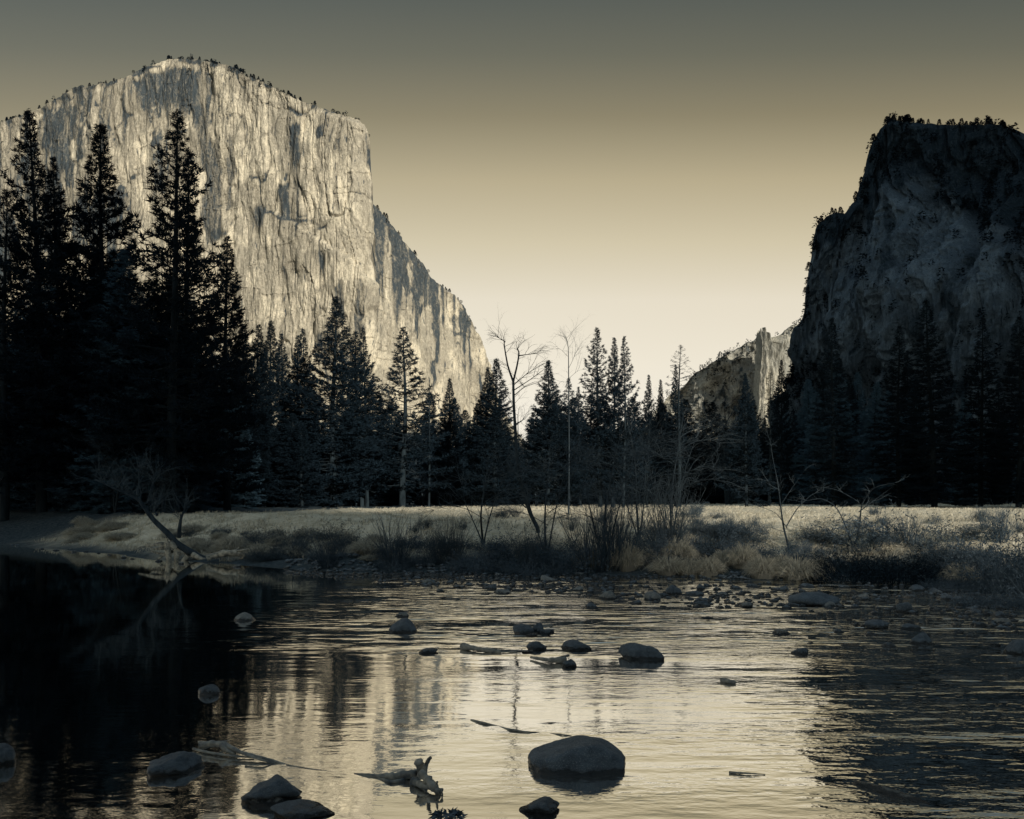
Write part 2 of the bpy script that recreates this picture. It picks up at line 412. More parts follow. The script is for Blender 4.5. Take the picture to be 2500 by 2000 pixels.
# ------------------------------------------------------------------ cliffs
def cliff(name, cols, nu, nv, zb, seed, matname, disp, stain_shade_f, back, vprof=None, label='', px_jit=0.0):
    """cols: (px, depth at foot, depth at rim, py of the rim). A closed block: face, top and back."""
    cols = np.array(cols, float)
    # resample columns evenly along the picture of the rim, so steep steps get columns too
    seg = np.hypot(np.diff(cols[:, 0]), 0.6 * np.diff(cols[:, 3]))
    u = np.concatenate([[0], np.cumsum(seg)])
    uu = np.linspace(0, u[-1], nu)
    px, Yb, Yt, py = [np.interp(uu, u, cols[:, k]) for k in range(4)]
    py = py + 2.2 * fbm(uu / 9, uu * 0, seed=seed, o=3)
    v = np.linspace(0, 1, nv)
    vp = v if vprof is None else vprof(v)
    Y = Yb[:, None] + (Yt - Yb)[:, None] * vp[None]
    zt = CZ + (HOR - py) / F * Yt
    Z = zb + (zt - zb)[:, None] * v[None]
    X = (px[:, None] - 1250) / F * Y
    s = np.concatenate([[0], np.cumsum(np.hypot(np.diff(X[:, 0]), np.diff(Y[:, 0])))])[:, None] + 0 * Z
    # outward normal in plan
    tx, ty = np.gradient(X, axis=0), np.gradient(Y, axis=0)
    k = 12
    ker = np.ones(2 * k + 1) / (2 * k + 1)
    tx = np.apply_along_axis(lambda q: np.convolve(np.pad(q, k, 'edge'), ker, 'valid'), 0, tx)
    ty = np.apply_along_axis(lambda q: np.convolve(np.pad(q, k, 'edge'), ker, 'valid'), 0, ty)
    l = np.hypot(tx, ty) + 1e-9
    nx, ny = ty / l, -tx / l
    PX = px[:, None] + 0 * Z
    PY = HOR - (Z - CZ) / Y * F
    d = disp(s, Z, PX, PY)
    fade = np.ones_like(Z); fade *= 1 - 0.7 * sst(0.985, 1.0, v)[None]
    d = d * fade
    X = X + nx * d; Y = Y + ny * d
    stain = stain_shade_f(s, Z, PX, PY)  # stain, and on the great cliff also shade put into the colour
    # top going back, then down
    rows = []
    for i, (bk, dz) in enumerate(back):
        rows.append((X[:, -1] + bk * px_b[0], Y[:, -1] + bk * px_b[1], (Z[:, -1] + dz if dz > -900 else np.full(nu, zb)), stain[:, -1]))
    XX = np.concatenate([X] + [r[0][:, None] for r in rows], 1); YY = np.concatenate([Y] + [r[1][:, None] for r in rows], 1)
    ZZ = np.concatenate([Z] + [r[2][:, None] for r in rows], 1); ST = np.concatenate([stain] + [r[3][:, None] for r in rows], 1)
    me = mesh(name, np.stack([XX, YY, ZZ], -1).reshape(-1, 3), [grid_faces(nu, XX.shape[1])], M[matname], False, {'stain': ST.ravel()})
    o = obj(name, me, kind='structure', label=label, category='cliff')
    return o, (X, Y, Z, PX, PY, uu, u)

px_b = (-0.25, 0.97)
EC = [(-400, 3450, 3550, 400), (-200, 3200, 3270, 345), (0, 2950, 3010, 298), (60, 2900, 2955, 279), (100, 2860, 2910, 262),
      (150, 2810, 2860, 232), (180, 2780, 2835, 213), (230, 2740, 2790, 206), (290, 2690, 2745, 196), (310, 2675, 2735, 190), (340, 2650, 2725, 172),
      (370, 2630, 2720, 160), (410, 2600, 2705, 147), (430, 2590, 2690, 143), (480, 2555, 2650, 146), (530, 2520, 2600, 155), (545, 2510, 2585, 158),
      (571, 2495, 2560, 165), (600, 2478, 2530, 184), (638, 2455, 2500, 199), (725, 2410, 2440, 242), (812, 2375, 2395, 274), (870, 2360, 2372, 291),
      (890, 2357, 2366, 303), (898, 2356, 2364, 318), (903, 2357, 2363, 345), (906, 2358, 2366, 420), (908, 2362, 2560, 496), (930, 2390, 2600, 520), (960, 2430, 2630, 560),
      (1000, 2480, 2670, 608), (1030, 2520, 2690, 640), (1052, 2550, 2710, 678), (1080, 2590, 2730, 700), (1108, 2630, 2750, 720),
      (1130, 2660, 2770, 745), (1150, 2700, 2790, 785), (1165, 2730, 2800, 820), (1180, 2770, 2820, 862), (1195, 2820, 2850, 905), (1212, 2900, 2920, 955),
      (1235, 3000, 3010, 1010), (1300, 3300, 3305, 1110), (1400, 3800, 3801, 1190)]
def seg_y(pts, x):
    p = np.array(pts, float); return np.interp(x, p[:, 0], p[:, 1])
def ec_disp(s, z, px, py):
    wob = 14 * vn(s / 70, z / 150, seed=3)
    sw = s + wob
    nose = 1 - 0.75 * sst(40, 6, np.abs(px - 905)) * sst(760, 600, py)
    d = 16 * fbm(s / 420, z / 900, o=2, seed=31) * nose
    d = d + 3.0 * fbm(sw / 70, z / 420, o=3, seed=32) * nose
    q = 5 * fbm(sw / 50, z / 150, o=4, seed=33); d = d + 1.25 * (np.floor(q) + sst(0.72, 1.0, q - np.floor(q)))
    q = 4 * fbm(sw / 19, z / 64, o=3, seed=36); d = d + 0.9 * (np.floor(q) + sst(0.6, 1.0, q - np.floor(q)))
    for sc_, zz, dep, sd, w in ((36, 500, 5, 34, .04), (14, 200, 3.5, 35, .06), (60, 300, 7, 44, .03), (23, 330, 4, 46, .04)):
        c = np.abs(vn(sw / sc_, z / zz, seed=sd)); d = d - dep * np.exp(-(c / w) ** 2) * sst(-.3, .25, vn(s / 150, z / 200, seed=sd + 50))
    c = np.abs(vn(s / 60, z / 22, seed=51)); d = d - 3.0 * np.exp(-(c / .04) ** 2) * sst(0.35, .6, vn(s / 50, z / 50, seed=53))
    c = np.abs(vn(s / 170, z / 34, seed=51)); d = d + 3.0 * np.exp(-(c / .05) ** 2) * sst(0.1, .5, vn(s / 70, z / 60, seed=52))
    d = d + 1.1 * fbm(s / 9, z / 22, o=2, seed=37)
    # the long diagonal ledge below the prow and the heart shaped recess beneath it
    led = seg_y([(560, 470), (640, 505), (720, 545), (790, 590), (860, 632), (910, 690), (960, 760)], px) + 5 * vn(px / 13, py / 30, seed=61)
    on = sst(590, 680, px) * sst(940, 900, px)
    d = d + on * 9 * sst(-5, 7, py - led) * sst(260, 60, py - led)
    arch = seg_y([(640, 760), (676, 668), (700, 640), (716, 634), (726, 662), (742, 648), (762, 672), (790, 760)], px)
    inarch = sst(676, 680, px) * sst(775, 765, px) * sst(-2, 3, py - arch) * sst(190, 120, py - arch)
    d = d - 5 * inarch
    d = d + 5 * sst(940, 985, px) * sst(760, 830, py)
    return d
def ec_stain_shade(s, z, px, py):
    st = 0.70 * sst(540, 180, px) * (0.75 + 0.45 * fbm(s / 26, z / 200, o=3, seed=71))  # left face greyed, its turn away from the sun put into the colour
    st = st + 0.35 * sst(520, 300, px) * sst(.0, .5, vn(s / 16, z / 420, seed=72))
    top = seg_y([(0, 298), (180, 213), (310, 190), (430, 143), (545, 158), (638, 199), (870, 291)], px)
    st = st + 0.85 * sst(95, 25, np.abs(px - 395)) * sst(150, 40, py - top) * sst(6, 30, py - top)
    st = st + 0.75 * sst(14, 4, py - top) * sst(-.2, .3, vn(s / 30, z / 20, seed=74)) * (px < 900)
    # the wet black flank right of the prow, fading downwards in streaks
    fl = seg_y([(905, 690), (960, 780), (1010, 800), (1080, 760), (1150, 800)], px) + 70 * vn(s / 14, z / 900, seed=73)
    st = st + (px > 904) * 1.0 * sst(60, -60, py - fl) * (0.72 + 0.45 * vn(s / 10, z / 500, seed=75))
    w = lambda cx, wd, y0, y1: sst(wd, wd * .3, np.abs(px + 0.02 * py - cx - 4 * vn(py / 30, s * 0, seed=77))) * sst(y0 - 14, y0 + 6, py) * sst(y1 + 40, y1 - 30, py)
    st = st + w(1080, 8, 690, 940) + 0.8 * w(1158, 16, 800, 900) * sst(-.5, .1, vn(s / 6, z / 400, seed=79)) + w(1145, 6, 720, 850) + 0.7 * w(700, 20, 455, 540) + 0.6 * w(640, 24, 505, 560)
    st = st + 0.75 * w(727, 18, 310, 400) + 0.55 * w(790, 12, 285, 470) + 0.6 * w(838, 10, 290, 520) + 0.5 * w(640, 60, 420, 560)
    st = st + 0.5 * sst(.25, .45, fbm(s / 90, z / 170, o=4, seed=78)) + 0.35 * sst(.1, .4, fbm(s / 30, z / 300, o=3, seed=80)) * sst(0, .3, fbm(s / 200, z / 200, o=2, seed=81))
    wob = 14 * vn(s / 70, z / 150, seed=3)
    for sc_, zz, sd, w_ in ((36, 500, 34, .035), (14, 200, 35, .05), (60, 300, 44, .025), (23, 330, 46, .03)):     # cracks darkened: seepage, and their shade put into the colour
        c = np.abs(vn((s + wob) / sc_, z / zz, seed=sd)); st = st + 0.6 * np.exp(-(c / w_) ** 2) * sst(-.1, .3, vn(s / 110, z / 130, seed=sd + 50))
    c = np.abs(vn(s / 60, z / 22, seed=51)); st = st + 0.7 * np.exp(-(c / .04) ** 2) * sst(0.35, .6, vn(s / 50, z / 50, seed=53))
    return np.clip(st, 0, 1)
ecap, ECD = cliff('great_cliff', EC, 760, 380, -30, 5, 'granite', ec_disp, ec_stain_shade, [(60, 6), (300, 10), (900, -60), (950, -999)], vprof=lambda v: v ** 2.2,
                  label='huge pale sunlit granite cliff with a vertical prow')

px_b = (0.8, 0.6)
RC = [(1690, 1500, 1500, 1195), (1800, 1350, 1352, 1150), (1880, 1240, 1245, 1075), (1912, 1200, 1206, 1000), (1930, 1180, 1190, 920), (1945, 1165, 1180, 850), (1955, 1155, 1172, 800), (1962, 1148, 1170, 755),
      (1970, 1142, 1168, 690), (1976, 1138, 1168, 640), (1981, 1134, 1168, 600), (1990, 1128, 1168, 562), (1998, 1122, 1168, 545), (2020, 1108, 1165, 531),
      (2045, 1092, 1160, 520), (2060, 1082, 1160, 523), (2075, 1072, 1165, 500), (2090, 1062, 1170, 478), (2100, 1056, 1175, 440), (2106, 1052, 1180, 410),
      (2113, 1048, 1182, 380), (2125, 1040, 1185, 355), (2138, 1032, 1185, 335), (2150, 1026, 1185, 312), (2165, 1016, 1180, 301), (2185, 1006, 1170, 296),
      (2210, 992, 1160, 298), (2300, 945, 1110, 305), (2400, 895, 1060, 306), (2440, 880, 1040, 305), (2460, 872, 1030, 318), (2480, 865, 1020, 328),
      (2500, 858, 1010, 343), (2600, 820, 960, 372), (2800, 760, 860, 330), (3200, 690, 760, 300)]
def rc_disp(s, z, px, py):
    sw = s + 14 * vn(s / 60, z / 90, seed=13)
    d = 12 * fbm(s / 190, z / 300, o=2, seed=131)
    q = 4 * fbm(sw / 55, z / 110, o=3, seed=133); d = d + 5.5 * (np.floor(q) + sst(0.7, 1.0, q - np.floor(q)))
    q = 4 * fbm(sw / 20, z / 42, o=2, seed=135); d = d + 2.2 * (np.floor(q) + sst(0.6, 1.0, q - np.floor(q)))
    c = np.abs(vn(sw / 26, z / 240, seed=134)); d = d - 8 * np.exp(-(c / .08) ** 2)
    c = np.abs(vn(sw / 9, z / 110, seed=138)); d = d - 4 * np.exp(-(c / .08) ** 2)
    return d + 2.4 * fbm(s / 7, z / 14, o=3, seed=137)
def rc_stain(s, z, px, py):
    lim = seg_y([(1950, 640), (2050, 560), (2150, 470), (2250, 480), (2350, 540), (2500, 600)], px) + 40 * vn(s / 40, z / 40, seed=141)
    st = 0.95 * sst(40, -60, py - lim)
    st = st + 0.5 * sst(0.05, .5, fbm(s / 25, z / 50, o=4, seed=142)) + 0.4 * sst(.1, .5, vn(s / 14, z / 160, seed=143))
    st = st + 0.3 * sst(820, 980, py)
    return np.clip(st, 0, 1)
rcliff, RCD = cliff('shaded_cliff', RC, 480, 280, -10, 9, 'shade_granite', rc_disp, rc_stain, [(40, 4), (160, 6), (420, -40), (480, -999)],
                    vprof=lambda v: 0.25 * v + 0.75 * sst(0.45, 1.0, v), label='dark shaded cliff with wooded top rising at the right')

px_b = (0.15, 0.98)
FR = [(1480, 5300, 5500, 1140), (1560, 5200, 5480, 1050), (1640, 5130, 5440, 958), (1668, 5110, 5420, 943), (1690, 5090, 5400, 916), (1720, 5070, 5370, 898), (1750, 5050, 5340, 880), (1800, 5020, 5310, 850),
      (1830, 5000, 5290, 835), (1838, 4995, 5280, 832), (1890, 4970, 5250, 822), (1910, 4960, 5240, 816), (1925, 4955, 5235, 800), (1950, 4940, 5220, 789), (1990, 4920, 5200, 770),
      (2100, 4860, 5140, 700), (2300, 4780, 5060, 640)]
def fr_disp(s, z, px, py):
    d = 34 * fbm(s / 330, z / 420, o=4, seed=231)
    q = 4 * fbm(s / 110, z / 160, o=3, seed=233); d = d + 9 * (np.floor(q) + sst(0.6, 1.0, q - np.floor(q)))
    return d + 9 * fbm(s / 26, z / 34, o=3, seed=237)
def fr_stain(s, z, px, py):
    return np.clip(0.04 + 0.5 * sst(.1, .45, fbm(s / 90, z / 90, o=4, seed=242)) + sst(.5, 1, fbm(s / 30, z / 40, o=3, seed=245)), 0, 0.95)
fridge, FRD = cliff('far_ridge', FR, 260, 200, -10, 13, 'far_granite', fr_disp, fr_stain, [(100, -10), (700, -60), (720, -999)],
                    label='distant wooded ridge beyond the meadow')

# the pale rock tower standing out from that ridge: a bevelled prism with fluted faces
SPL = [(1829, 4990), (1838, 4800), (1857, 4600), (1871, 4585), (1900, 4610), (1922, 4660), (1950, 4800)]
SPT = [(1844, 5000), (1848, 4880), (1857, 4700), (1866, 4690), (1880, 4710), (1897, 4740), (1925, 4900)]
lo_, hi_ = np.array(SPL, float), np.array(SPT, float)
lo_[:, 1] = 4990 - (4990 - lo_[:, 1]) * 0.5; hi_[:, 1] = 5060 - (5000 - hi_[:, 1]) * 0.5
uu = np.linspace(0, 6, 150); iu = np.arange(7)
v = np.linspace(0, 1, 170)
pxx = np.interp(uu, iu, lo_[:, 0])[:, None] * (1 - v) + np.interp(uu, iu, hi_[:, 0])[:, None] * v
YY = np.interp(uu, iu, lo_[:, 1])[:, None] * (1 - v) + np.interp(uu, iu, hi_[:, 1])[:, None] * v
topy = np.interp(uu, iu, [830, 816, 806, 809, 822, 848, 815]) + 9 * vn(uu * 4.7, 0 * uu, seed=251)
ZT = CZ + (HOR - topy) / F * YY[:, -1]
ZZ = -10 + (ZT + 10)[:, None] * v
XX = (pxx - 1250) / F * YY
ss_ = np.concatenate([[0], np.cumsum(np.hypot(np.diff(XX[:, 0]), np.diff(YY[:, 0])))])[:, None] + 0 * ZZ
dd = 34 * fbm(ss_ / 60, ZZ / 420, o=3, seed=252) + 12 * fbm(ss_ / 14, ZZ / 50, o=3, seed=253)
YY = YY - dd * 0.8; XX = XX + dd * 0.3
cx_, cy_ = XX[:, -1].mean(), YY[:, -1].mean() + 60
XX = np.concatenate([XX, np.full((150, 1), cx_)], 1); YY = np.concatenate([YY, np.full((150, 1), cy_)], 1); ZZ = np.concatenate([ZZ, np.full((150, 1), ZT.mean() - 10)], 1)
stn = np.clip(0.5 * sst(.1, .5, vn(ss_ / 30, ZZ[:, :-1] / 400, seed=254)), 0, 1); stn = np.concatenate([stn, stn[:, -1:]], 1)
obj('rock_tower', mesh('rock_tower', np.stack([XX, YY, ZZ], -1).reshape(-1, 3), [grid_faces(150, 171)], M['far_granite'], False, {'stain': stn.ravel()}),
    kind='structure', label='pale rock tower standing in front of the distant ridge', category='rock tower')

# valley rim on the sun's side, behind and right of the viewer: it keeps the valley floor in shade
RIM = np.array([(815, 740), (785, 520), (880, 120), (1020, -350), (1130, -800), (1081, -1030), (735, -1230), (389, -1430), (-200, -1770)], float)
q = np.linspace(0, len(RIM) - 1, 420)
rx, ry = np.interp(q, np.arange(len(RIM)), RIM[:, 0]), np.interp(q, np.arange(len(RIM)), RIM[:, 1])
tx, ty = np.gradient(rx), np.gradient(ry); l = np.hypot(tx, ty); nxr, nyr = ty / l, -tx / l      # towards the valley is -n
cr = np.linspace(-1, 1, 90)
hgt = np.interp(q, [0, 1, 2, 3, 4, 5, 6, 7, 8], [780, 740, 520, 480, 490, 480, 520, 560, 640]) + 14 * fbm(q * 1.3, 0 * q, o=3, seed=301)
ru = rx * -math.cos(SUN_AZ) + ry * math.sin(SUN_AZ)   # across the sunlight
notch = sst(6, 24, ru) * sst(96, 80, ru)         # gap added in the unseen rim, shaped to let sun reach the meadow
hgt = hgt * (1 - notch) + notch * (math.tan(SUN_EL) * (22 - ry) / -math.cos(SUN_AZ))
ZR = hgt[:, None] * np.clip(1 - np.abs(cr)[None] ** 1.3, 0, 1)
off = cr * 330
off = off[None] * np.interp(q, [0, 1, 2.2], [0.62, 0.72, 1.0])[:, None]
XR = rx[:, None] - nxr[:, None] * off + 25 * fbm(q[:, None] * 2, cr * 6, o=3, seed=302) * (1 - notch)[:, None]; YR = ry[:, None] - nyr[:, None] * off
ZR = ZR + 14 * fbm(XR / 90, YR / 90, o=4, seed=303) * (1 - np.abs(cr)) * (1 - notch)[:, None] - 4 * (1 - notch)[:, None]
obj('unseen_valley_rim', mesh('unseen_valley_rim', np.stack([XR, YR, ZR], -1).reshape(-1, 3), [grid_faces(420, 90)], M['shade_granite'], True,
    {'stain': np.clip(.5 + fbm(XR / 50, YR / 50, o=3, seed=304), 0, 1).ravel()}), kind='structure', label='unseen steep valley rim behind the river bank, with an added gap', category='hill')

# ------------------------------------------------------------------ conifers
def conifer(seed, H=28.0, R=4.2, base=0.12, n=190, kind='pine', dens=1.0, gap=0.35, tipw=0.0, needle=0.42, power=0.8):
    r = np.random.RandomState(seed)
    tb = Tubes()
    zz = np.linspace(0, 1, 12)
    lean = r.normal(size=2) * 0.012 * H
    tp = np.stack([lean[0] * zz ** 2 + 0.004 * H * np.sin(zz * 7 + seed), lean[1] * zz ** 2 + 0.003 * H * np.cos(zz * 6), H * zz - 0.6 * (zz == 0)], 1)
    tb.add(tp, (0.0125 * H) * (1 - zz) ** 0.85 + 0.012, 7)
    P, D, Ls = [], [], []
    for i in range(n):
        t = (i + r.rand()) / n
        t = 1 - (1 - t) ** 1.12
        z = H * (base + (1 - base) * t)
        az = i * 2.39996 + r.normal() * 0.5
        prof = (1 - t) ** power * (0.72 + 0.28 * min(1, t * 4)) + tipw * (1 - t) * 0
        gapn = float(vn(t * 9, math.cos(az) * 1.2 + seed, math.sin(az) * 1.2, seed=seed))
        L = R * prof * (0.78 + gap * gapn + 0.22 * r.rand()) + 0.10 + 0.15 * min(1, (1 - t) * 4)
        nk = 0.45 + 0.55 * min(1, (1 - t) * 3.2)
        if L < 0.12: continue
        if kind == 'pine':
            inc = math.radians(-14 + 62 * t + r.normal() * 9); curl = 0.22
        else:
            inc = math.radians(-16 + 45 * t ** 1.5 + r.normal() * 5); curl = 0.10
        c0 = np.array([np.interp(z, tp[:, 2], tp[:, 0]), np.interp(z, tp[:, 2], tp[:, 1]), z])
        hd = np.array([math.cos(az), math.sin(az), 0.0])
        s = np.linspace(0, 1, 5)[:, None]
        path = c0 + hd * (L * s * math.cos(inc)) + np.array([0, 0, 1.0]) * (L * (math.sin(inc) * s + curl * s ** 2.2 - 0.05 * np.sin(s * 3.14)))
        path[1:] += r.normal(size=(4, 3)) * 0.03 * L
        tb.add(path, np.linspace(0.016 * L + 0.012, 0.008, 5), 3)
        nb = max(3, int((3 + L * 2.6) * dens))
        for k in range(nb):
            f = 1 - 0.82 * (k + r.rand()) / nb * (0.9 if kind == 'pine' else 1.0)
            p0 = np.array([np.interp(f * 4, np.arange(5), path[:, a]) for a in range(3)])
            side = 1 if k % 2 else -1
            ang = az + side * r.uniform(0.5, 1.1)
            up = r.uniform(-0.1, 0.55) if kind == 'pine' else r.uniform(-0.30, 0.12)
            bd = np.array([math.cos(ang), math.sin(ang), up]); bd /= np.linalg.norm(bd)
            bl = (0.30 * L * (1.15 - f * 0.75) + 0.18) * r.uniform(0.6, 1.2)
            p1 = p0 + bd * bl
            nt_ = max(2, int(bl * (3.2 if kind == 'pine' else 4.2) * dens) + 1)
            for q_ in range(nt_):
                ff = (q_ + 0.6 + 0.4 * r.rand()) / nt_
                P.append(p0 + (p1 - p0) * ff); D.append(bd + np.array([0, 0, 0.25 if kind == 'pine' else 0.0])); Ls.append(nk)
        P.append(path[-1]); D.append(path[-1] - path[-2]); Ls.append(1.1 * nk)
    for k in range(12):
        P.append(tp[-1] - np.array([0, 0, k * 0.12])); D.append(np.array([r.normal() * .4, r.normal() * .4, 1.0])); Ls.append(0.5)
    P, D, Ls = np.array(P), np.array(D), np.array(Ls)
    D /= np.linalg.norm(D, axis=1, keepdims=True)
    nbld = 8 if kind == 'pine' else 7
    PP = np.repeat(P, nbld, 0) + r.normal(size=(len(P) * nbld, 3)) * (0.05 if kind == 'pine' else 0.07)
    DD = np.repeat(D, nbld, 0) * (0.75 if kind == 'pine' else 0.5) + r.normal(size=PP.shape) * (np.array([.55, .55, .5]) if kind == 'pine' else np.array([.6, .6, .16]))
    LL = needle * np.repeat(Ls, nbld) * r.uniform(0.6, 1.2, len(PP))
    V, Fc = blades(PP, DD, LL, 0.085 * LL / 0.4 + 0.01, seed)
    return tb.arrays(), (V, Fc)
PROTO = {}
def proto(name, nm='needles', **kw):
    (tv, tf), (cv, cf) = conifer(**kw)
    PROTO[name] = (mesh(name + '_trunk', tv, [tf], M['bark'], True), mesh(name + '_crown', cv, cf, M[nm]), kw.get('H', 28.0), kw.get('R', 4.2))
proto('pine_open', seed=1, n=165, R=6.2, gap=0.6, base=0.10, dens=0.9, power=1.1)
proto('pine_full', seed=2, n=215, R=5.6, gap=0.42, base=0.06, dens=1.0, power=1.05)
proto('pine_slim', seed=3, n=150, R=4.0, gap=0.5, base=0.10, dens=1.0, power=0.95)
proto('pine_airy', seed=4, n=130, R=5.6, gap=0.65, base=0.12, dens=0.75, needle=0.46, power=1.0)
proto('fir_tall', seed=5, n=200, R=4.6, gap=0.35, base=0.04, dens=0.9, kind='fir', needle=0.40, power=0.9)
proto('fir_bare', seed=6, n=95, R=5.0, gap=0.2, base=0.15, dens=0.40, kind='fir', needle=0.30, power=0.75)
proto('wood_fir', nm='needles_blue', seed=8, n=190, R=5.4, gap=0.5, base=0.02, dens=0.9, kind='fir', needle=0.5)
proto('wood_pine', seed=9, n=180, R=5.6, gap=0.55, base=0.05, dens=0.95, needle=0.52)
def tree(pr, px, tip, Y, wid=1.0, name='pine_tree', label='', group=None, rz=None, zoff=-0.2):
    X = (px - 1250) / F * Y
    z = float(ground_z(np.array([X]), np.array([Y]))[0]) + zoff
    H = CZ + (HOR - tip) / F * Y - z
    tm, cm, H0, R0 = PROTO[pr]
    k = H / H0
    e = bpy.data.objects.new(name, None); COL.objects.link(e)
    e.location = (X, Y, z); e.rotation_euler = (random.gauss(0, 0.014), random.gauss(0, 0.014), random.uniform(0, 6.28) if rz is None else rz)
    e.scale = (k * wid * random.uniform(.88, 1.14), k * wid * random.uniform(.88, 1.14), k)
    e.empty_display_size = 0.1
    e['label'], e['category'] = label, 'tree'
    if group: e['group'] = group
    obj('trunk', tm, e); obj('crown', cm, e)
    return e
G1 = 'tall pines on the left bank'
for a in [('pine_open', 103, 281, 62, 1.0, 'tall open-crowned pine nearest the left edge of the skyline trees'),
          ('pine_slim', 152, 390, 72, 0.85, 'slim shorter pine wedged between the two leftmost tall pines'),
          ('pine_full', 243, 303, 64, 1.0, 'dense tall pine, second spire from the left edge'),
          ('pine_airy', 417, 275, 61, 0.95, 'tallest ragged pine standing before the pale cliff face'),
          ('pine_open', 462, 372, 65, 0.80, 'slightly lower pine crowded against the tallest ragged pine'),
          ('pine_slim', 553, 583, 72, 0.95, 'slim lone-tipped pine at the outer edge of the left bank trees'),
          ('pine_airy', 8, 470, 60, 1.05, 'broad airy pine cut by the left picture edge'),
          ('pine_full', 598, 790, 92, 1.0, 'small pine tucked right of the slim lone-tipped pine'),
          ('pine_slim', 622, 795, 96, 1.0, 'thin pine beside the small tucked pine on the left'),
          ('pine_full', 657, 783, 104, 0.9, 'pointed dense pine below the pale cliff, first of the middle row'),
          ('pine_slim', 694, 815, 110, 0.85, 'thin pointed pine right of the first middle row pine'),
          ('pine_slim', 730, 822, 112, 0.9, 'lower of two thin pines left of the broad dense pine'),
          ('pine_open', 748, 803, 108, 0.8, 'thin pine touching the left side of the broad dense pine'),
          ('pine_full', 811, 722, 102, 1.12, 'broad dense pine, tallest of the middle row before the cliff'),
          ('pine_slim', 881, 812, 116, 1.0, 'left tip of the twin pines in the middle of the cliff foot'),
          ('pine_open', 896, 802, 113, 0.8, 'right tip of the twin pines in the middle of the cliff foot'),
          ('pine_airy', 985, 800, 112, 1.15, 'open full-length pine standing alone before the bright cliff'),
          ('pine_full', 1095, 925, 122, 0.9, 'small dark cone-shaped conifer before the cliff base'),
          ('pine_full', 1183, 896, 112, 1.0, 'left tip of the broad paired pines at the cliff right foot'),
          ('pine_full', 1207, 876, 108, 1.2, 'broad dark pine left of the tall forked bare tree'),
          ('pine_full', 1338, 880, 110, 1.25, 'broad dark pine right of the tall forked bare tree'),
          ('pine_airy', 1389, 925, 124, 1.0, 'small airy pine under the faint bare treetop'),
          ('pine_slim', 1416, 945, 126, 0.9, 'short thin pine left of the three clustered spires'),
          ('pine_airy', 1465, 803, 108, 0.9, 'tallest and leftmost of three clustered spires against the sky'),
          ('pine_slim', 1497, 823, 110, 0.9, 'middle one of three clustered spires against the sky'),
          ('pine_airy', 1523, 823, 106, 0.85, 'rightmost of three clustered spires against the sky'),
          ('pine_slim', 1580, 916, 138, 0.9, 'small pointed pine in the gap right of the three spires'),
          ('pine_slim', 1611, 928, 142, 0.8, 'smaller pine just left of the sparse round-topped fir'),
          ('fir_bare', 1656, 843, 112, 1.05, 'sparse round-topped fir with bare tiers against the sky'),
          ('pine_slim', 1649, 890, 118, 0.75, 'dark narrow pine in front of the sparse round-topped fir'),
          ('pine_full', 1822, 912, 106, 0.9, 'dark thick pine in front of the distant rock tower'),
          ('fir_bare', 1878, 910, 118, 0.85, 'sharp layered fir right of the rock tower base'),
          ('pine_slim', 1905, 880, 124, 0.8, 'ragged pine rising along the shaded cliff left edge'),
          ('fir_tall', 2036, 775, 112, 1.0, 'dark fir pointing up at the foot of the shaded cliff'),
          ('fir_tall', 2283, 730, 106, 1.05, 'tallest dark fir before the shaded cliff'),
          ('fir_tall', 2192, 795, 112, 1.0, 'broad dark fir left of the tallest fir below the shaded cliff'),
          ('fir_tall', 2394, 775, 108, 0.9, 'dark fir between two pale gaps on the shaded cliff'),
          ('fir_tall', 2490, 770, 104, 1.05, 'dark fir at the right picture edge')]:
    tree(a[0], a[1], a[2], a[3], a[4] * (1.15 if a[1] < 560 else 1.25 if a[1] < 1130 else 1.08), 'fir_tree' if a[0].startswith('fir') else 'pine_tree', a[5])
# the closed wood between and behind them: nothing tells these apart
rr = random.Random(5)
lab_l, lab_m, lab_r = 'dark conifer in the closed wood on the left bank', 'dark conifer in the closed wood behind the meadow', 'dark conifer in the closed wood under the shaded cliff'
for i in range(62):
    px = rr.uniform(-160, 620)
    Y = rr.uniform(62, 100) if px < 520 else rr.uniform(85, 115)
    tip = np.interp(px, [-160, 0, 120, 250, 420, 560, 640], [520, 600, 640, 600, 640, 800, 900]) + rr.uniform(-10, 240)
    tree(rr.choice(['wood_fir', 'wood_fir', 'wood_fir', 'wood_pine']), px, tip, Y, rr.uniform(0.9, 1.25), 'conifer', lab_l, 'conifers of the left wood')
for i in range(84):
    px = 600 + 1350 * (i + rr.random()) / 84
    Y = np.interp(px, [620, 1100, 1300, 1900], [118, 140, 155, 190]) + rr.uniform(4, 40)
    tip = rr.uniform(955, 1085)
    tree(rr.choice(['wood_pine', 'wood_pine', 'pine_full']), px, tip, Y, rr.uniform(1.2, 1.7), 'conifer', lab_m, 'conifers of the wood behind the meadow')
for i in range(46):
    px = rr.uniform(1920, 2680)
    Y = rr.uniform(112, 150) + (px - 1900) * 0.1
    tip = np.interp(px, [1900, 2000, 2150, 2330, 2360, 2440, 2680], [960, 900, 850, 850, 930, 930, 840]) + rr.uniform(-10, 170)
    tree(rr.choice(['wood_fir', 'fir_tall', 'wood_fir']), px, tip, Y + 20, rr.uniform(0.9, 1.25), 'conifer', lab_r, 'conifers of the wood under the shaded cliff')
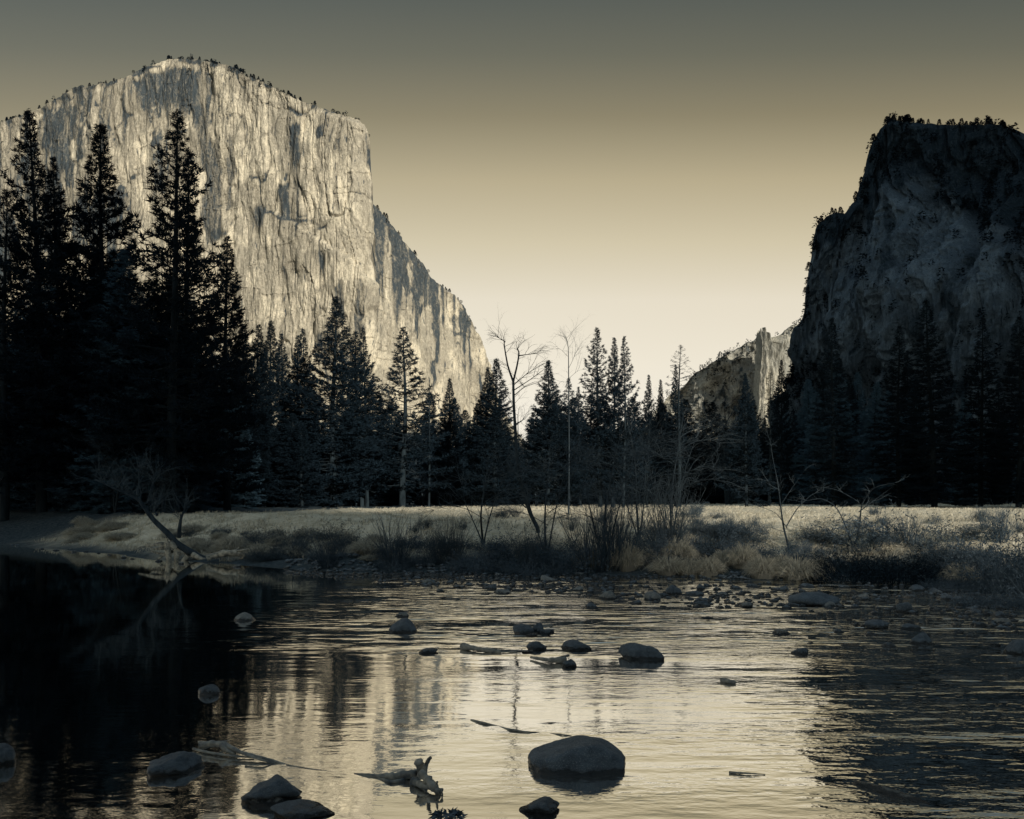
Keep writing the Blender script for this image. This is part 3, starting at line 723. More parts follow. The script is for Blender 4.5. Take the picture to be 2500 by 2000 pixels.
for i in range(60):                                     # low dense growth closing the wood at eye level
    px = rr.uniform(-150, 2650)
    Y = np.interp(px, [-150, 480, 560, 1100, 1300, 1900, 2650], [66, 75, 112, 140, 150, 200, 255]) + rr.uniform(2, 14)
    tip = rr.uniform(1090, 1175)
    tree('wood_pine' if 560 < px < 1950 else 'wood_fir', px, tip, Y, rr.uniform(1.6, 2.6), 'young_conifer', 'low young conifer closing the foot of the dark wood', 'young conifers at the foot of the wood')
# three thick trunks standing free in the meadow edge left of centre
for px, Y, tip, lb in ((648, 95, 1030, 'first of three dark trunked pines at the meadow edge'), (675, 96, 1060, 'thin middle one of three dark trunked pines at the meadow edge'),
                       (716, 94, 1010, 'thick second trunk of the pines standing in the meadow edge'), (737, 93, 1035, 'rightmost thick trunk of the pines standing in the meadow edge')):
    tree('wood_pine', px, tip, Y, 1.5, 'pine_tree', lb)

# pines along the rims, a few pixels each
def sprig(seed, kind):
    r = np.random.RandomState(seed); P, D = [], []
    for i in range(260):
        t = r.rand() ** 0.8; a = r.rand() * 6.28
        rad = (0.30 * (1 - t) ** 0.8 + 0.02) if kind else 0.42 * math.sqrt(max(0, 1 - (2 * t - 1) ** 2)) + .05
        rad *= r.uniform(0.3, 1)
        P.append((rad * math.cos(a), rad * math.sin(a), 0.12 + 0.86 * t)); D.append((math.cos(a), math.sin(a), r.uniform(-.4, .4)))
    V, Fc = blades(np.array(P), np.array(D), 0.13, 0.09, seed)
    tb = Tubes(); tb.add([(0, 0, -0.1), (0, 0, 0.5), (0, 0, 1)], [0.035, 0.02, 0.005], 4)
    tv, tf = tb.arrays()
    return mesh('rim_pine', np.concatenate([V, tv]), [Fc[0], tf + len(V)], M['needles'])
SPR = [sprig(61, 1), sprig(62, 1), sprig(63, 0), sprig(64, 0)]
def rim_trees(CD, ranges, hrange, label, group, cat='tree', back=(0, 0)):
    X, Y, Z, PX, PY, uu, u = CD
    for a, c, cnt in ranges:
        for i in range(cnt):
            p = min(c, max(a, rr.gauss(a + (c - a) * rr.choice([.12, .3, .45, .7, .9]), (c - a) * .07)))
            j = int(np.argmin(np.abs(PX[:, -1] - p)))
            h = rr.uniform(*hrange)
            k = rr.choice([0, 1, 1, 2, 3]) if h < hrange[1] * .7 else rr.choice([0, 1])
            o = obj('rim_pine', SPR[k], loc=(X[j, -1] + back[0] * rr.random(), Y[j, -1] + back[1] * rr.random() + 2, Z[j, -1] - h * 0.12), rz=rr.uniform(0, 6),
                    sc=(h * rr.uniform(.8, 1.3),) * 2 + (h,), label=label, category=cat, group=group)
rim_trees(ECD, [(0, 110, 26), (110, 190, 10), (200, 300, 12), (315, 345, 5), (400, 545, 26), (560, 640, 16), (640, 900, 26), (905, 1060, 10), (1060, 1160, 8)], (5, 17),
          'tiny pine on the rim of the sunlit cliff', 'pines along the rim of the sunlit cliff', back=(0, 14))
rim_trees(RCD, [(2165, 2300, 26), (2300, 2500, 22), (1990, 2075, 8), (2075, 2150, 7), (1955, 1985, 6)], (5, 13),
          'tiny pine on the rim of the shaded cliff', 'pines along the rim of the shaded cliff', back=(6, 6))
def cliff_forest(name, CD, cnt, region, hr, label, seed):
    """brush and trees clinging to a mountainside: one mass nobody could count"""
    r = np.random.RandomState(seed)
    X, Y, Z, PX, PY, uu, u = CD
    I, J = r.randint(0, X.shape[0], cnt * 14), r.randint(0, X.shape[1], cnt * 14)
    ok = np.where(r.rand(len(I)) < region(PX[I, J], PY[I, J]))[0][:cnt]
    I, J = I[ok], J[ok]
    P = np.stack([X[I, J], Y[I, J], Z[I, J]], 1); H = r.uniform(*hr, len(P))
    k = 26
    t = r.rand(len(P), k) ** 0.8; a = r.rand(len(P), k) * 6.28
    rad = (0.34 * (1 - t) + 0.06) * r.uniform(.3, 1, t.shape)
    Q = P[:, None] + H[:, None, None] * np.stack([rad * np.cos(a), rad * np.sin(a), t * 0.95], -1)
    D = np.stack([np.cos(a), np.sin(a), r.uniform(-.3, .5, a.shape)], -1)
    V, Fc = blades(Q.reshape(-1, 3), D.reshape(-1, 3), np.repeat(H, k) * 0.24, np.repeat(H, k) * 0.15, seed)
    return obj(name, mesh(name, V, Fc, M['needles']), kind='stuff', label=label, category='forest')
def reg_e(px, py):
    top = np.interp(px, [0, 180, 310, 430, 545, 638, 870, 900], [298, 213, 190, 143, 158, 199, 291, 312])
    dd = py - top
    a = 0.9 * (430 < px) * (px < 640) * (dd < 42) * (vn(px / 30, py / 9, seed=401) > -0.1)
    return a + 0.5 * (640 <= px) * (px < 900) * (dd < 12) + 0.3 * (0 < px) * (px < 430) * (dd < 10) + 0.5 * (px > 908) * (vn(px / 9, py / 9, seed=402) > 0.45) * (py < 560)
cliff_forest('cliff_top_brush', ECD, 900, reg_e, (9, 20), 'scattered brush and pines over the summit of the sunlit cliff', 411)
def reg_r(px, py):
    lim = np.interp(px, [1950, 2050, 2150, 2250, 2350, 2500], [700, 600, 490, 500, 570, 640])
    nz = vn(px / 38, py / 22, seed=421)
    return np.clip(np.where(py < lim, 0.75, 0.18) * np.where(nz > -0.05, 1, 0.12) + 0.8 * (py > 900), 0, 1)
cliff_forest('cliff_slope_forest', RCD, 5200, reg_r, (6, 15), 'dark brush and trees clinging to the shaded cliff', 422)
cliff_forest('ridge_forest', FRD, 1300, lambda px, py: np.clip(0.25 + 1.2 * vn(px / 14, py / 14, seed=431) + 0.8 * (py < np.interp(px, [1640, 1950], [975, 815])), 0, 1), (22, 46),
             'dark forest covering the distant ridge', 432)

# ------------------------------------------------------------------ bare trees and shrubs
def grow(tb, p, d, L, r0, depth, r, spread=0.55, kids=(3, 5), sag=0.0, sides=4, wob=0.10, shrink=(0.45, 0.7), start=0.25, leaf=None, up=0.0):
    k = 6
    pts = [np.array(p, float)]
    dd = np.array(d, float); dd /= np.linalg.norm(dd)
    dirs = []
    for i in range(k):
        dd = dd + r.normal(size=3) * wob + np.array([0, 0, up - sag * (i / k)])
        dd /= np.linalg.norm(dd)
        dirs.append(dd.copy()); pts.append(pts[-1] + dd * L / k)
    pts = np.array(pts)
    tip = 0.30 if depth > 0 else 0.35
    tb.add(pts, r0 * np.linspace(1, tip, k + 1), sides if depth > 0 else 3)
    if leaf is not None and depth <= 1:
        for q_ in range(3): leaf.append((pts[r.randint(2, k + 1)], r.normal(size=3)))
    if depth <= 0: return
    for c in range(r.randint(kids[0], kids[1] + 1)):
        f = start + (1 - start) * (c + r.rand()) / kids[1]
        f = min(f, 0.98)
        i = int(f * k)
        ax = r.normal(size=3); ax -= dirs[min(i, k - 1)] * (ax @ dirs[min(i, k - 1)]); ax /= np.linalg.norm(ax)
        nd_ = dirs[min(i, k - 1)] + ax * spread * r.uniform(0.7, 1.4)
        grow(tb, pts[i] + (pts[min(i + 1, k)] - pts[i]) * (f * k - i), nd_, L * r.uniform(*shrink), r0 * (1 - 0.65 * f) * 0.62, depth - 1, r, spread, kids, sag, sides, wob, shrink, start, leaf, up)
def shrub(seed, kind, mname):
    """unit shrub, one metre tall"""
    r = np.random.RandomState(seed); tb = Tubes(); lf = []
    if kind == 'willow':                                 # upright fan of wands
        for i in range(80):
            a = r.rand() * 6.28; rad = 0.14 * math.sqrt(r.rand())
            ln = 0.75 * r.rand() ** 1.3
            grow(tb, (rad * math.cos(a), rad * math.sin(a), -0.04), (ln * math.cos(a), ln * math.sin(a), 1), r.uniform(0.45, 1.0), 0.0052, 1, r, 0.42, (3, 5), 0.0, 3, 0.10, (0.25, 0.5), 0.2, up=0.03)
    elif kind == 'thicket':                              # round tangle
        for i in range(56):
            a = r.rand() * 6.28; rad = 0.35 * math.sqrt(r.rand())
            ln = r.uniform(0.1, 1.2)
            grow(tb, (rad * math.cos(a), rad * math.sin(a), -0.04), (ln * math.cos(a), ln * math.sin(a), 1), r.uniform(0.4, 0.95), 0.0058, 2, r, 0.7, (2, 4), 0.05, 3, 0.16, (0.35, 0.6), 0.2, leaf=lf)
    else:                                                # low dome of dead stalks and leaves
        for i in range(230):
            a = r.rand() * 6.28; rad = 0.9 * math.sqrt(r.rand())
            grow(tb, (rad * math.cos(a), rad * math.sin(a), -0.04), (0.6 * math.cos(a), 0.6 * math.sin(a), 1), r.uniform(0.4, 1.05) * math.sqrt(max(.1, 1 - rad * rad)), 0.007, 1, r, 0.8, (2, 4), 0.10, 3, 0.22, (0.3, 0.6), 0.2, leaf=lf)
    tv, tf = tb.arrays()
    if not lf: return mesh(kind + '_shrub', tv, [tf], M[mname], True)
    P = np.array([p for p, _ in lf]); D = np.array([d for _, d in lf])
    V, Fc = blades(P, D, 0.055 if kind == 'thicket' else 0.07, 0.02, seed)
    return mesh(kind + '_shrub', np.concatenate([tv, V]), [tf, Fc[0] + len(tv)], M[mname], False)
SHR = {k: shrub(sd, kind, mn) for k, kind, mn, sd in (('willow', 'willow', 'twig', 3), ('willow2', 'willow', 'brush', 4), ('thicket', 'thicket', 'brush', 5), ('thicket2', 'thicket', 'twig', 6),
                                                     ('low', 'low', 'brush', 7), ('low2', 'low', 'twig', 8), ('black', 'low', 'needles', 9))}
def on_bank(px, py):
    """the point of the bank seen at this pixel"""
    ys = np.arange(14, 240, 0.15)
    xs = (px - 1250) / F * ys
    zs = np.maximum(ground_z(xs, ys), 0)
    yy = HOR - (zs - CZ) / ys * F
    hit = np.where(yy <= py)[0]
    i = hit[0] if len(hit) else len(ys) - 1
    return xs[i], ys[i], zs[i]
def place_shrub(k, px, py, wpx, hpx, label, group=None):
    x, y, z = on_bank(px, py)
    h = hpx / F * y; w = wpx / F * y
    base_w = {'willow': 0.95, 'willow2': 0.95, 'thicket': 1.6, 'thicket2': 1.6, 'low': 2.1, 'low2': 2.1, 'black': 2.1}[k]
    sx = w / base_w
    d = dict(label=label, category='shrub')
    if group: d['group'] = group
    return obj('willow_shrub' if k.startswith('willow') else 'bare_shrub', SHR[k], loc=(x, y, z - 0.03), rz=rr.uniform(0, 6.28), sc=(sx, sx, h), **d)
for a in [('willow2', 965, 1383, 150, 150, 'tall upright willow fan on the bank right of the driftwood'),
          ('willow', 1068, 1378, 90, 118, 'narrow willow clump right of the tall willow fan'),
          ('willow', 1108, 1372, 110, 122, 'spreading pale willow clump before the meadow'),
          ('low', 1170, 1392, 150, 75, 'low dark tangle at the water edge below the pale willow clump'),
          ('willow2', 800, 1388, 120, 105, 'short dark willow clump above the shoreline cobbles'),
          ('low2', 725, 1330, 150, 62, 'low grey sagebrush dome on the meadow edge left of centre'),
          ('low2', 640, 1325, 100, 45, 'small grey brush dome behind the leaning dead tree'),
          ('thicket2', 845, 1350, 120, 80, 'grey twiggy tangle behind the short dark willow'),
          ('thicket', 1235, 1385, 170, 120, 'grey tangled thicket left of the centre bare tree'),
          ('willow', 1300, 1392, 150, 120, 'pale twig clump under the tall forked bare tree'),
          ('thicket', 1375, 1400, 180, 130, 'dense dark thicket on the middle of the bank'),
          ('low', 1310, 1402, 170, 70, 'low dark brush at the cobble edge in the middle'),
          ('willow2', 1450, 1395, 170, 210, 'tall dark willow fan on the middle of the bank'),
          ('willow2', 1505, 1390, 190, 250, 'tallest bushy willow at the centre right of the bank'),
          ('thicket', 1560, 1372, 150, 120, 'twiggy thicket between the bushy willow and the tussocks'),
          ('willow', 1625, 1345, 190, 200, 'wide pale willow with stems fanning before the meadow'),
          ('low', 1645, 1345, 190, 70, 'low dark brush at the foot of the wide pale willow'),
          ('low', 1730, 1352, 170, 70, 'dark matted brush above the grass tussocks'),
          ('thicket', 1795, 1330, 90, 80, 'small upright dark bush standing before the meadow'),
          ('low', 1820, 1362, 150, 60, 'dark matted brush behind the middle tussocks'),
          ('low', 1900, 1370, 130, 55, 'dark matted brush below the slender grey sapling'),
          ('thicket2', 1990, 1330, 120, 70, 'grey stalky brush left of the dark hollow'),
          ('low', 1985, 1385, 150, 75, 'dark overhanging brush at the left of the dark hollow'),
          ('thicket', 2120, 1330, 240, 110, 'dark brush crowning the dark hollow in the bank'),
          ('black', 2080, 1413, 230, 118, 'blackest dense bush filling the hollow'),
          ('black', 2190, 1415, 240, 112, 'black dense bush right half of the hollow'),
          ('willow2', 2225, 1330, 110, 90, 'upright dark willow tuft above the hollow'),
          ('thicket2', 2290, 1400, 190, 130, 'wide grey thicket right of the hollow'),
          ('thicket', 2370, 1410, 200, 150, 'dark thicket at the right bank'),
          ('thicket2', 2340, 1320, 180, 70, 'grey brush along the meadow at the right'),
          ('willow2', 2440, 1320, 120, 90, 'dark upright willow near the right edge of the meadow'),
          ('thicket', 2450, 1440, 230, 170, 'large dark thicket near the right picture edge'),
          ('thicket', 2530, 1460, 260, 230, 'largest dark thicket cut by the right picture edge'),
          ('low', 2330, 1440, 150, 50, 'low matted twigs trailing to the water at the right'),
          ('low', 2420, 1478, 170, 55, 'low dark brush over the right shore stones')]:
    place_shrub(*a)
for i in range(34):                                     # sparse stalks strewn over the meadow front
    px = rr.uniform(1690, 2500) if i > 10 else rr.uniform(1000, 1700)
    place_shrub(rr.choice(['thicket2', 'willow', 'willow2']), px, rr.uniform(1250, 1300), rr.uniform(26, 60), rr.uniform(18, 42), 'small tuft of dead stalks in the pale meadow', 'dead stalk tufts in the meadow')
for i in range(64):                                     # brush filling the bank between the clumps
    px = rr.uniform(600, 2500)
    lo = np.interp(px, [600, 900, 1300, 1700, 2000, 2300, 2500], [1372, 1392, 1398, 1372, 1385, 1415, 1460])
    k = rr.choice(['low', 'low', 'thicket', 'low2', 'thicket2'])
    place_shrub(k, px, lo - rr.uniform(0, 75), rr.uniform(60, 130), rr.uniform(24, 58), 'low tangle of brush filling the river bank between taller clumps', 'low brush along the river bank')

def bare_tree(name, label, trunk, twigs, x, y, z):
    e = bpy.data.objects.new(name, None); COL.objects.link(e); e.location = (x, y, z); e.empty_display_size = 0.1
    e['label'], e['category'] = label, 'tree'
    obj('trunk', trunk.mesh('bare_trunk', M['pale_bark']), e); obj('twigs', twigs.mesh('bare_twigs', M['twig']), e, kind='stuff')
    return e
def px_path(x, y, z, Y, pts, r, dep=0.5):
    """pixel points to coordinates relative to (x, y, z), wandering a little in depth"""
    P = [np.array(W3(px, py, Y)) - np.array([x, y, z]) for px, py in pts]
    o = 0.0
    for i, p in enumerate(P):
        if i: o += r.normal() * dep
        p[1] += o
    return np.array(P)
def smooth(P, n=4):
    P = np.asarray(P, float); t = np.arange(len(P)); tt = np.linspace(0, len(P) - 1, (len(P) - 1) * n + 1)
    Q = np.stack([np.interp(tt, t, P[:, k]) for k in range(3)], 1)
    for _ in range(2): Q[1:-1] = 0.25 * Q[:-2] + 0.5 * Q[1:-1] + 0.25 * Q[2:]
    return Q
def traced_tree(name, label, base, limbs, seed, r0, twl=1.0, twr=0.012, density=1.0, sag=0.05, depth=2, stems=None):
    r = np.random.RandomState(seed)
    x, y, z = on_bank(*base)
    tk, tw = Tubes(), Tubes()
    for pts, w0, w1 in limbs:
        P = smooth(px_path(x, y, z, y, pts, r, 0.25))
        if pts[0] == base: P[0, 2] -= 0.3
        tk.add(P, np.linspace(w0, w1, len(P)) * r0, 6)
        for i in range(int(len(P) * density)):
            j = r.randint(max(1, len(P) // 4), len(P))
            d = P[min(j, len(P) - 1)] - P[j - 1]; d /= np.linalg.norm(d) + 1e-9
            ax = r.normal(size=3); ax[2] = abs(ax[2]) * 0.5
            grow(tw, P[j], d * 0.6 + ax * 0.6, twl * r.uniform(0.5, 1.2), twr, depth, r, 0.6, (2, 4), sag, 3, 0.13, (0.4, 0.65), 0.2)
    return bare_tree(name, label, tk, tw, x, y, z)
B = (1318, 1300)
traced_tree('bare_tree', 'tall forked bare tree with drooping twigs against the pale sky', B,
            [([B, (1292, 1250), (1272, 1180), (1262, 1120), (1258, 1050), (1254, 990), (1253, 932)], 1.0, 0.55),
             ([(1253, 932), (1240, 895), (1232, 850), (1230, 824)], 0.5, 0.2), ([(1253, 932), (1262, 895), (1268, 862), (1262, 850)], 0.5, 0.25),
             ([(1268, 868), (1295, 866), (1312, 862)], 0.22, 0.1), ([(1256, 938), (1290, 910), (1330, 885)], 0.22, 0.1), ([(1256, 952), (1295, 925), (1325, 905)], 0.25, 0.1),
             ([(1256, 965), (1280, 948), (1310, 942)], 0.2, 0.08), ([(1234, 835), (1215, 825), (1190, 818)], 0.2, 0.06), ([(1262, 1080), (1240, 1058), (1222, 1050)], 0.2, 0.08),
             ([(1270, 1170), (1240, 1140), (1180, 1145)], 0.25, 0.08), ([(1285, 1240), (1230, 1195), (1160, 1200)], 0.3, 0.08)], 71, 0.09, 0.9, 0.010, 0.75, 0.14)
B = (1390, 1330)
traced_tree('bare_tree', 'faint slender bare treetop rising behind the small airy pine', (1388, 1262),
            [([(1388, 1262), (1390, 1100), (1388, 930), (1386, 850), (1380, 824)], 1.0, 0.12), ([(1388, 900), (1403, 870), (1408, 838)], 0.25, 0.08), ([(1388, 925), (1410, 905), (1428, 898)], 0.2, 0.06),
             ([(1386, 870), (1370, 850), (1362, 845)], 0.18, 0.05)], 72, 0.05, 1.4, 0.008, 0.6, 0.0)
for B, lb, sd, hh, lean in (((1335, 1372), 'dark bare tree with two stems in the thicket', 73, 300, 12), ((1480, 1395), 'dark many-stemmed bare tree at the centre of the bank', 74, 360, 40),
                            ((1640, 1335), 'bare tree with arching pale branches right of centre', 75, 330, 30), ((1560, 1320), 'thin bare sapling behind the bushy willow', 78, 260, -20),
                            ((1180, 1330), 'slim bare sapling before the dark wood', 79, 210, 15)):
    r = np.random.RandomState(sd)
    limbs = [([B, (B[0] - 6, B[1] - hh * .35), (B[0] + lean * .4, B[1] - hh * .7), (B[0] + lean, B[1] - hh)], 1.0, 0.15),
             ([B, (B[0] + 14, B[1] - hh * .3), (B[0] + 30 + lean * .4, B[1] - hh * .62), (B[0] + 44 + lean, B[1] - hh * .85)], 0.7, 0.1),
             ([B, (B[0] - 22, B[1] - hh * .25), (B[0] - 46, B[1] - hh * .5), (B[0] - 52, B[1] - hh * .75)], 0.6, 0.1)]
    for i in range(6):
        f = 0.3 + 0.1 * i; sg = 1 if i % 3 else -1
        bx, by = B[0] + lean * f * .6, B[1] - hh * f
        limbs.append(([(bx, by), (bx + sg * 45, by - 26), (bx + sg * 85, by - 34), (bx + sg * 120, by - 22)], 0.28, 0.06))
    traced_tree('bare_tree', lb, B, limbs, sd, 0.05, 1.1, 0.009, 1.1, 0.06)
B = (1928, 1345)
traced_tree('bare_tree', 'slender grey sapling forking before the meadow at the right', B,
            [([B, (1918, 1290), (1908, 1240), (1896, 1180), (1880, 1120), (1876, 1080)], 1.0, 0.1), ([(1920, 1285), (1945, 1240), (1985, 1205), (2010, 1200)], 0.55, 0.08),
             ([(1922, 1290), (1880, 1250), (1840, 1235)], 0.4, 0.08), ([(1908, 1230), (1930, 1195), (1960, 1150)], 0.3, 0.06), ([(1898, 1180), (1870, 1172), (1845, 1172)], 0.25, 0.06), ([(1918, 1300), (1885, 1290), (1850, 1275)], 0.3, 0.05)],
            76, 0.04, 0.55, 0.008, 0.5, 0.0)
B = (2085, 1340)
traced_tree('bare_tree', 'spreading grey sapling leaning over the dark hollow', B,
            [([B, (2066, 1285), (2050, 1240), (2010, 1215), (1960, 1225)], 0.9, 0.1), ([B, (2098, 1290), (2097, 1230), (2110, 1190), (2150, 1180)], 1.0, 0.1), ([(2097, 1250), (2130, 1225), (2170, 1190)], 0.5, 0.06),
             ([(2096, 1225), (2060, 1195), (2020, 1190)], 0.4, 0.06), ([B, (2040, 1320), (1990, 1300), (1975, 1290)], 0.4, 0.06), ([B, (2120, 1320), (2160, 1300)], 0.4, 0.06), ([(2080, 1320), (2030, 1310), (1970, 1310)], 0.35, 0.05)],
            77, 0.04, 0.6, 0.008, 0.55, 0.03)

BT = []
for sd in (171, 172, 173):
    r = np.random.RandomState(sd); tk, tw = Tubes(), Tubes()
    for st in range(3):
        P = smooth(np.array([(0, 0, -.03), (r.normal() * .04, r.normal() * .04, .3), (r.normal() * .1, r.normal() * .1, .6), (r.normal() * .16, r.normal() * .16, .95)]))
        tk.add(P, np.linspace(.011, .003, len(P)), 5)
        for i in range(20):
            j = r.randint(3, len(P)); a = r.rand() * 6.28
            grow(tw, P[j], (math.cos(a), math.sin(a), r.uniform(.3, 1.2)), r.uniform(.14, .30), .0026, 2, r, .7, (3, 5), .03, 3, .16, (.4, .65), .15)
    BT.append((tk.mesh('bare_trunk', M['pale_bark']), tw.mesh('bare_twigs', M['twig'])))
for i in range(16):
    px = rr.choice([rr.uniform(230, 600), rr.uniform(600, 1250), rr.uniform(1300, 1800)])
    Y = np.interp(px, [0, 480, 560, 1100, 1300, 1900], [56, 64, 100, 124, 134, 175]) + rr.uniform(-3, 4)
    X = (px - 1250) / F * Y; z = float(ground_z(np.array([X]), np.array([Y]))[0]); tip = rr.uniform(985, 1110)
    h = CZ + (HOR - tip) / F * Y - z
    e = bpy.data.objects.new('bare_tree', None); COL.objects.link(e); e.location = (X, Y, z); e.scale = (h * 1.1, h * 1.1, h); e.rotation_euler = (0, 0, rr.uniform(0, 6)); e.empty_display_size = .1
    e['label'], e['category'], e['group'] = 'hazy bare tree standing against the dark wood', 'tree', 'bare trees along the edge of the wood'
    a, b_ = BT[i % 3]; obj('trunk', a, e); obj('twigs', b_, e, kind='stuff')

r = np.random.RandomState(191); tk, tw = Tubes(), Tubes()
xs, ys = (1047 - 1250) / F * 112, 112.0; zs = float(ground_z(np.array([xs]), np.array([ys]))[0]); hs = CZ + (HOR - 928) / F * ys - zs
P = smooth(np.array([(0, 0, -.3), (.1, 0, hs * .4), (0.05, 0, hs * .75), (.12, 0, hs)])); tk.add(P, np.linspace(.16, .03, len(P)), 6)
for i in range(14):
    a = r.rand() * 6.28; j = r.randint(4, len(P)); grow(tw, P[j], (math.cos(a), math.sin(a), r.uniform(-.1, .5)), r.uniform(.4, 1.1), .02, 1, r, .5, (1, 2))
_pb = M['pale_bark']; M['pale_bark'] = M['bark']
bare_tree('dead_pole_tree', 'thin dead pole of a tree in the gap before the cliff foot', tk, tw, xs, ys, zs)
M['pale_bark'] = _pb

# the half fallen tree with its root plate at the water's edge on the left
r = np.random.RandomState(81)
x, y, z = on_bank(455, 1366); z = 0.0
e = bpy.data.objects.new('leaning_dead_tree', None); COL.objects.link(e); e.location = (x, y, z)
e['label'], e['category'] = 'half fallen bare tree leaning left from its root plate at the water', 'tree'
tk, tw, rt = Tubes(), Tubes(), Tubes()
def pp(pts, dep=0.2): return smooth(px_path(x, y, z, y, pts, r, dep))
for pts, w0, w1 in (([(505, 1372), (478, 1352), (445, 1328), (425, 1305), (400, 1275), (380, 1250), (360, 1220), (335, 1205), (300, 1185), (270, 1172)], .17, .025), ([(437, 1312), (442, 1285), (450, 1262), (468, 1225)], .10, .02),
                    ([(335, 1210), (336, 1180), (338, 1140)], .06, .02), ([(362, 1225), (375, 1180), (378, 1150)], .06, .02), ([(384, 1258), (380, 1245), (390, 1235)], .06, .015)):
    P = pp(pts); tk.add(P, np.linspace(w0, w1, len(P)), 7)
    for i in range(int(len(P) * 1.3)):
        j = r.randint(len(P) // 2, len(P)); 
        grow(tw, P[j], np.array([r.normal() * .6, r.normal() * .6, 0.9]), r.uniform(0.6, 1.5), .014, 2, r, 0.6, (2, 4), 0.04, 3, 0.14, (0.4, 0.65), 0.2)
for pts, w0, w1 in (([(440, 1335), (425, 1318), (422, 1345), (427, 1378)], .13, .09), ([(430, 1330), (405, 1326), (385, 1330), (350, 1336)], .10, .03), ([(420, 1335), (395, 1340), (372, 1338), (365, 1332)], .07, .02),
                    ([(432, 1345), (415, 1352), (390, 1350), (372, 1345)], .06, .02), ([(445, 1345), (442, 1362), (432, 1382)], .12, .05), ([(470, 1355), (455, 1372), (440, 1380)], .1, .05), ([(415, 1350), (400, 1362), (392, 1374)], .06, .03),
                    ([(480, 1352), (505, 1365), (540, 1372), (575, 1378)], .10, .04)):
    P = pp(pts, .15); P[:, 1] -= 0.5; rt.add(P, 1.25 * np.linspace(w0, w1, len(P)), 6)
obj('trunk', tk.mesh('leaning_trunk', M['pale_bark']), e); obj('twigs', tw.mesh('leaning_twigs', M['twig']), e)
obj('root_plate', rt.mesh('roots', M['driftwood']), e, label='pale twisted roots reaching to the water')

# driftwood
def drift(name, label, base, limbs, matname, seed, onw=True, cat='driftwood', lift=0.0, sub=None):
    r = np.random.RandomState(seed)
    if onw: x, y = onwater(*base); z = 0.0
    else: x, y, z = on_bank(*base)
    tb = Tubes()
    for pts, w0, w1 in limbs:
        P = smooth(px_path(x, y, z, y, pts, r, 0.02 if onw and y < 20 else 0.12))
        # limbs that lie on the water recede with the picture instead of standing up
        rad = np.linspace(w0, w1, len(P)) * (1 + 0.18 * r.normal(size=len(P)))
        tb.add(P, rad, 7)
        tb.add([P[0], P[0] + (P[0] - P[1]) * 0.12], [rad[0], rad[0] * 0.05], 7); tb.add([P[-1], P[-1] + (P[-1] - P[-2]) * 0.3], [rad[-1], rad[-1] * 0.05], 7)
    o = obj(name, tb.mesh(name, M[matname]), loc=(x, y, z + lift), label=label, category=cat)
    return o
drift('driftwood_log', 'knotty pale driftwood log with a long bare limb on the left shore', (590, 1366),
      [([(505, 1362), (540, 1352), (565, 1349), (590, 1354), (602, 1362)], .13, .09), ([(560, 1350), (600, 1342), (650, 1338), (704, 1338)], .07, .025), ([(575, 1345), (580, 1338), (585, 1332)], .05, .02), ([(655, 1338), (662, 1352), (668, 1362)], .03, .02),
       ([(675, 1342), (690, 1356), (704, 1364)], .035, .02), ([(600, 1352), (596, 1360), (585, 1366)], .09, .05)], 'driftwood', 82, onw=False)
def flat(pts, zs):
    """pixel points lying at the given heights above the water"""
    out = []
    for (px, py), zz in zip(pts, zs):
        Y = (CZ - zz) * F / (py - HOR); out.append(((px - 1250) / F * Y, Y, zz))
    return np.array(out)
def flatdrift(name, label, limbs, matname, seed, cat='driftwood'):
    r = np.random.RandomState(seed); tb = Tubes(); allp = []
    for pts, zs, w0, w1 in limbs: allp.append(smooth(flat(pts, zs), 6))
    o0 = allp[0][0] * np.array([1, 1, 0])
    for P, (pts, zs, w0, w1) in zip(allp, limbs):
        P = P - o0
        rad = np.linspace(w0, w1, len(P)) * (1 + 0.12 * r.normal(size=len(P)))
        P = np.concatenate([[P[0] + (P[0] - P[1]) * .1], P, [P[-1] + (P[-1] - P[-2]) * .1]]); rad = np.concatenate([[rad[0] * .1], rad, [rad[-1] * .1]])
        tb.add(P, rad, 8)
    return obj(name, tb.mesh(name, M[matname]), loc=o0, label=label, category=cat)
flatdrift('driftwood_branch', 'pale splintered driftwood branch floating left of the bottom boulders',
          [([(488, 1822), (520, 1815), (545, 1818), (565, 1826), (590, 1838), (640, 1850), (700, 1868)], [.05, .08, .09, .07, .05, .03, -.01], .035, .012),
           ([(485, 1812), (520, 1812), (560, 1808)], [.03, .06, .05], .012, .006), ([(540, 1818), (552, 1832), (575, 1842)], [.10, .05, .02], .03, .015), ([(530, 1820), (548, 1812), (572, 1832)], [.06, .11, .04], .02, .012),
           ([(472, 1828), (500, 1836), (560, 1845), (620, 1850)], [.02, .02, .02, .01], .014, .008), ([(600, 1842), (640, 1856), (672, 1864)], [.06, .04, .0], .014, .006), ([(700, 1868), (760, 1878), (838, 1888)], [.0, .0, -.005], .008, .004)], 'wet_wood', 83)
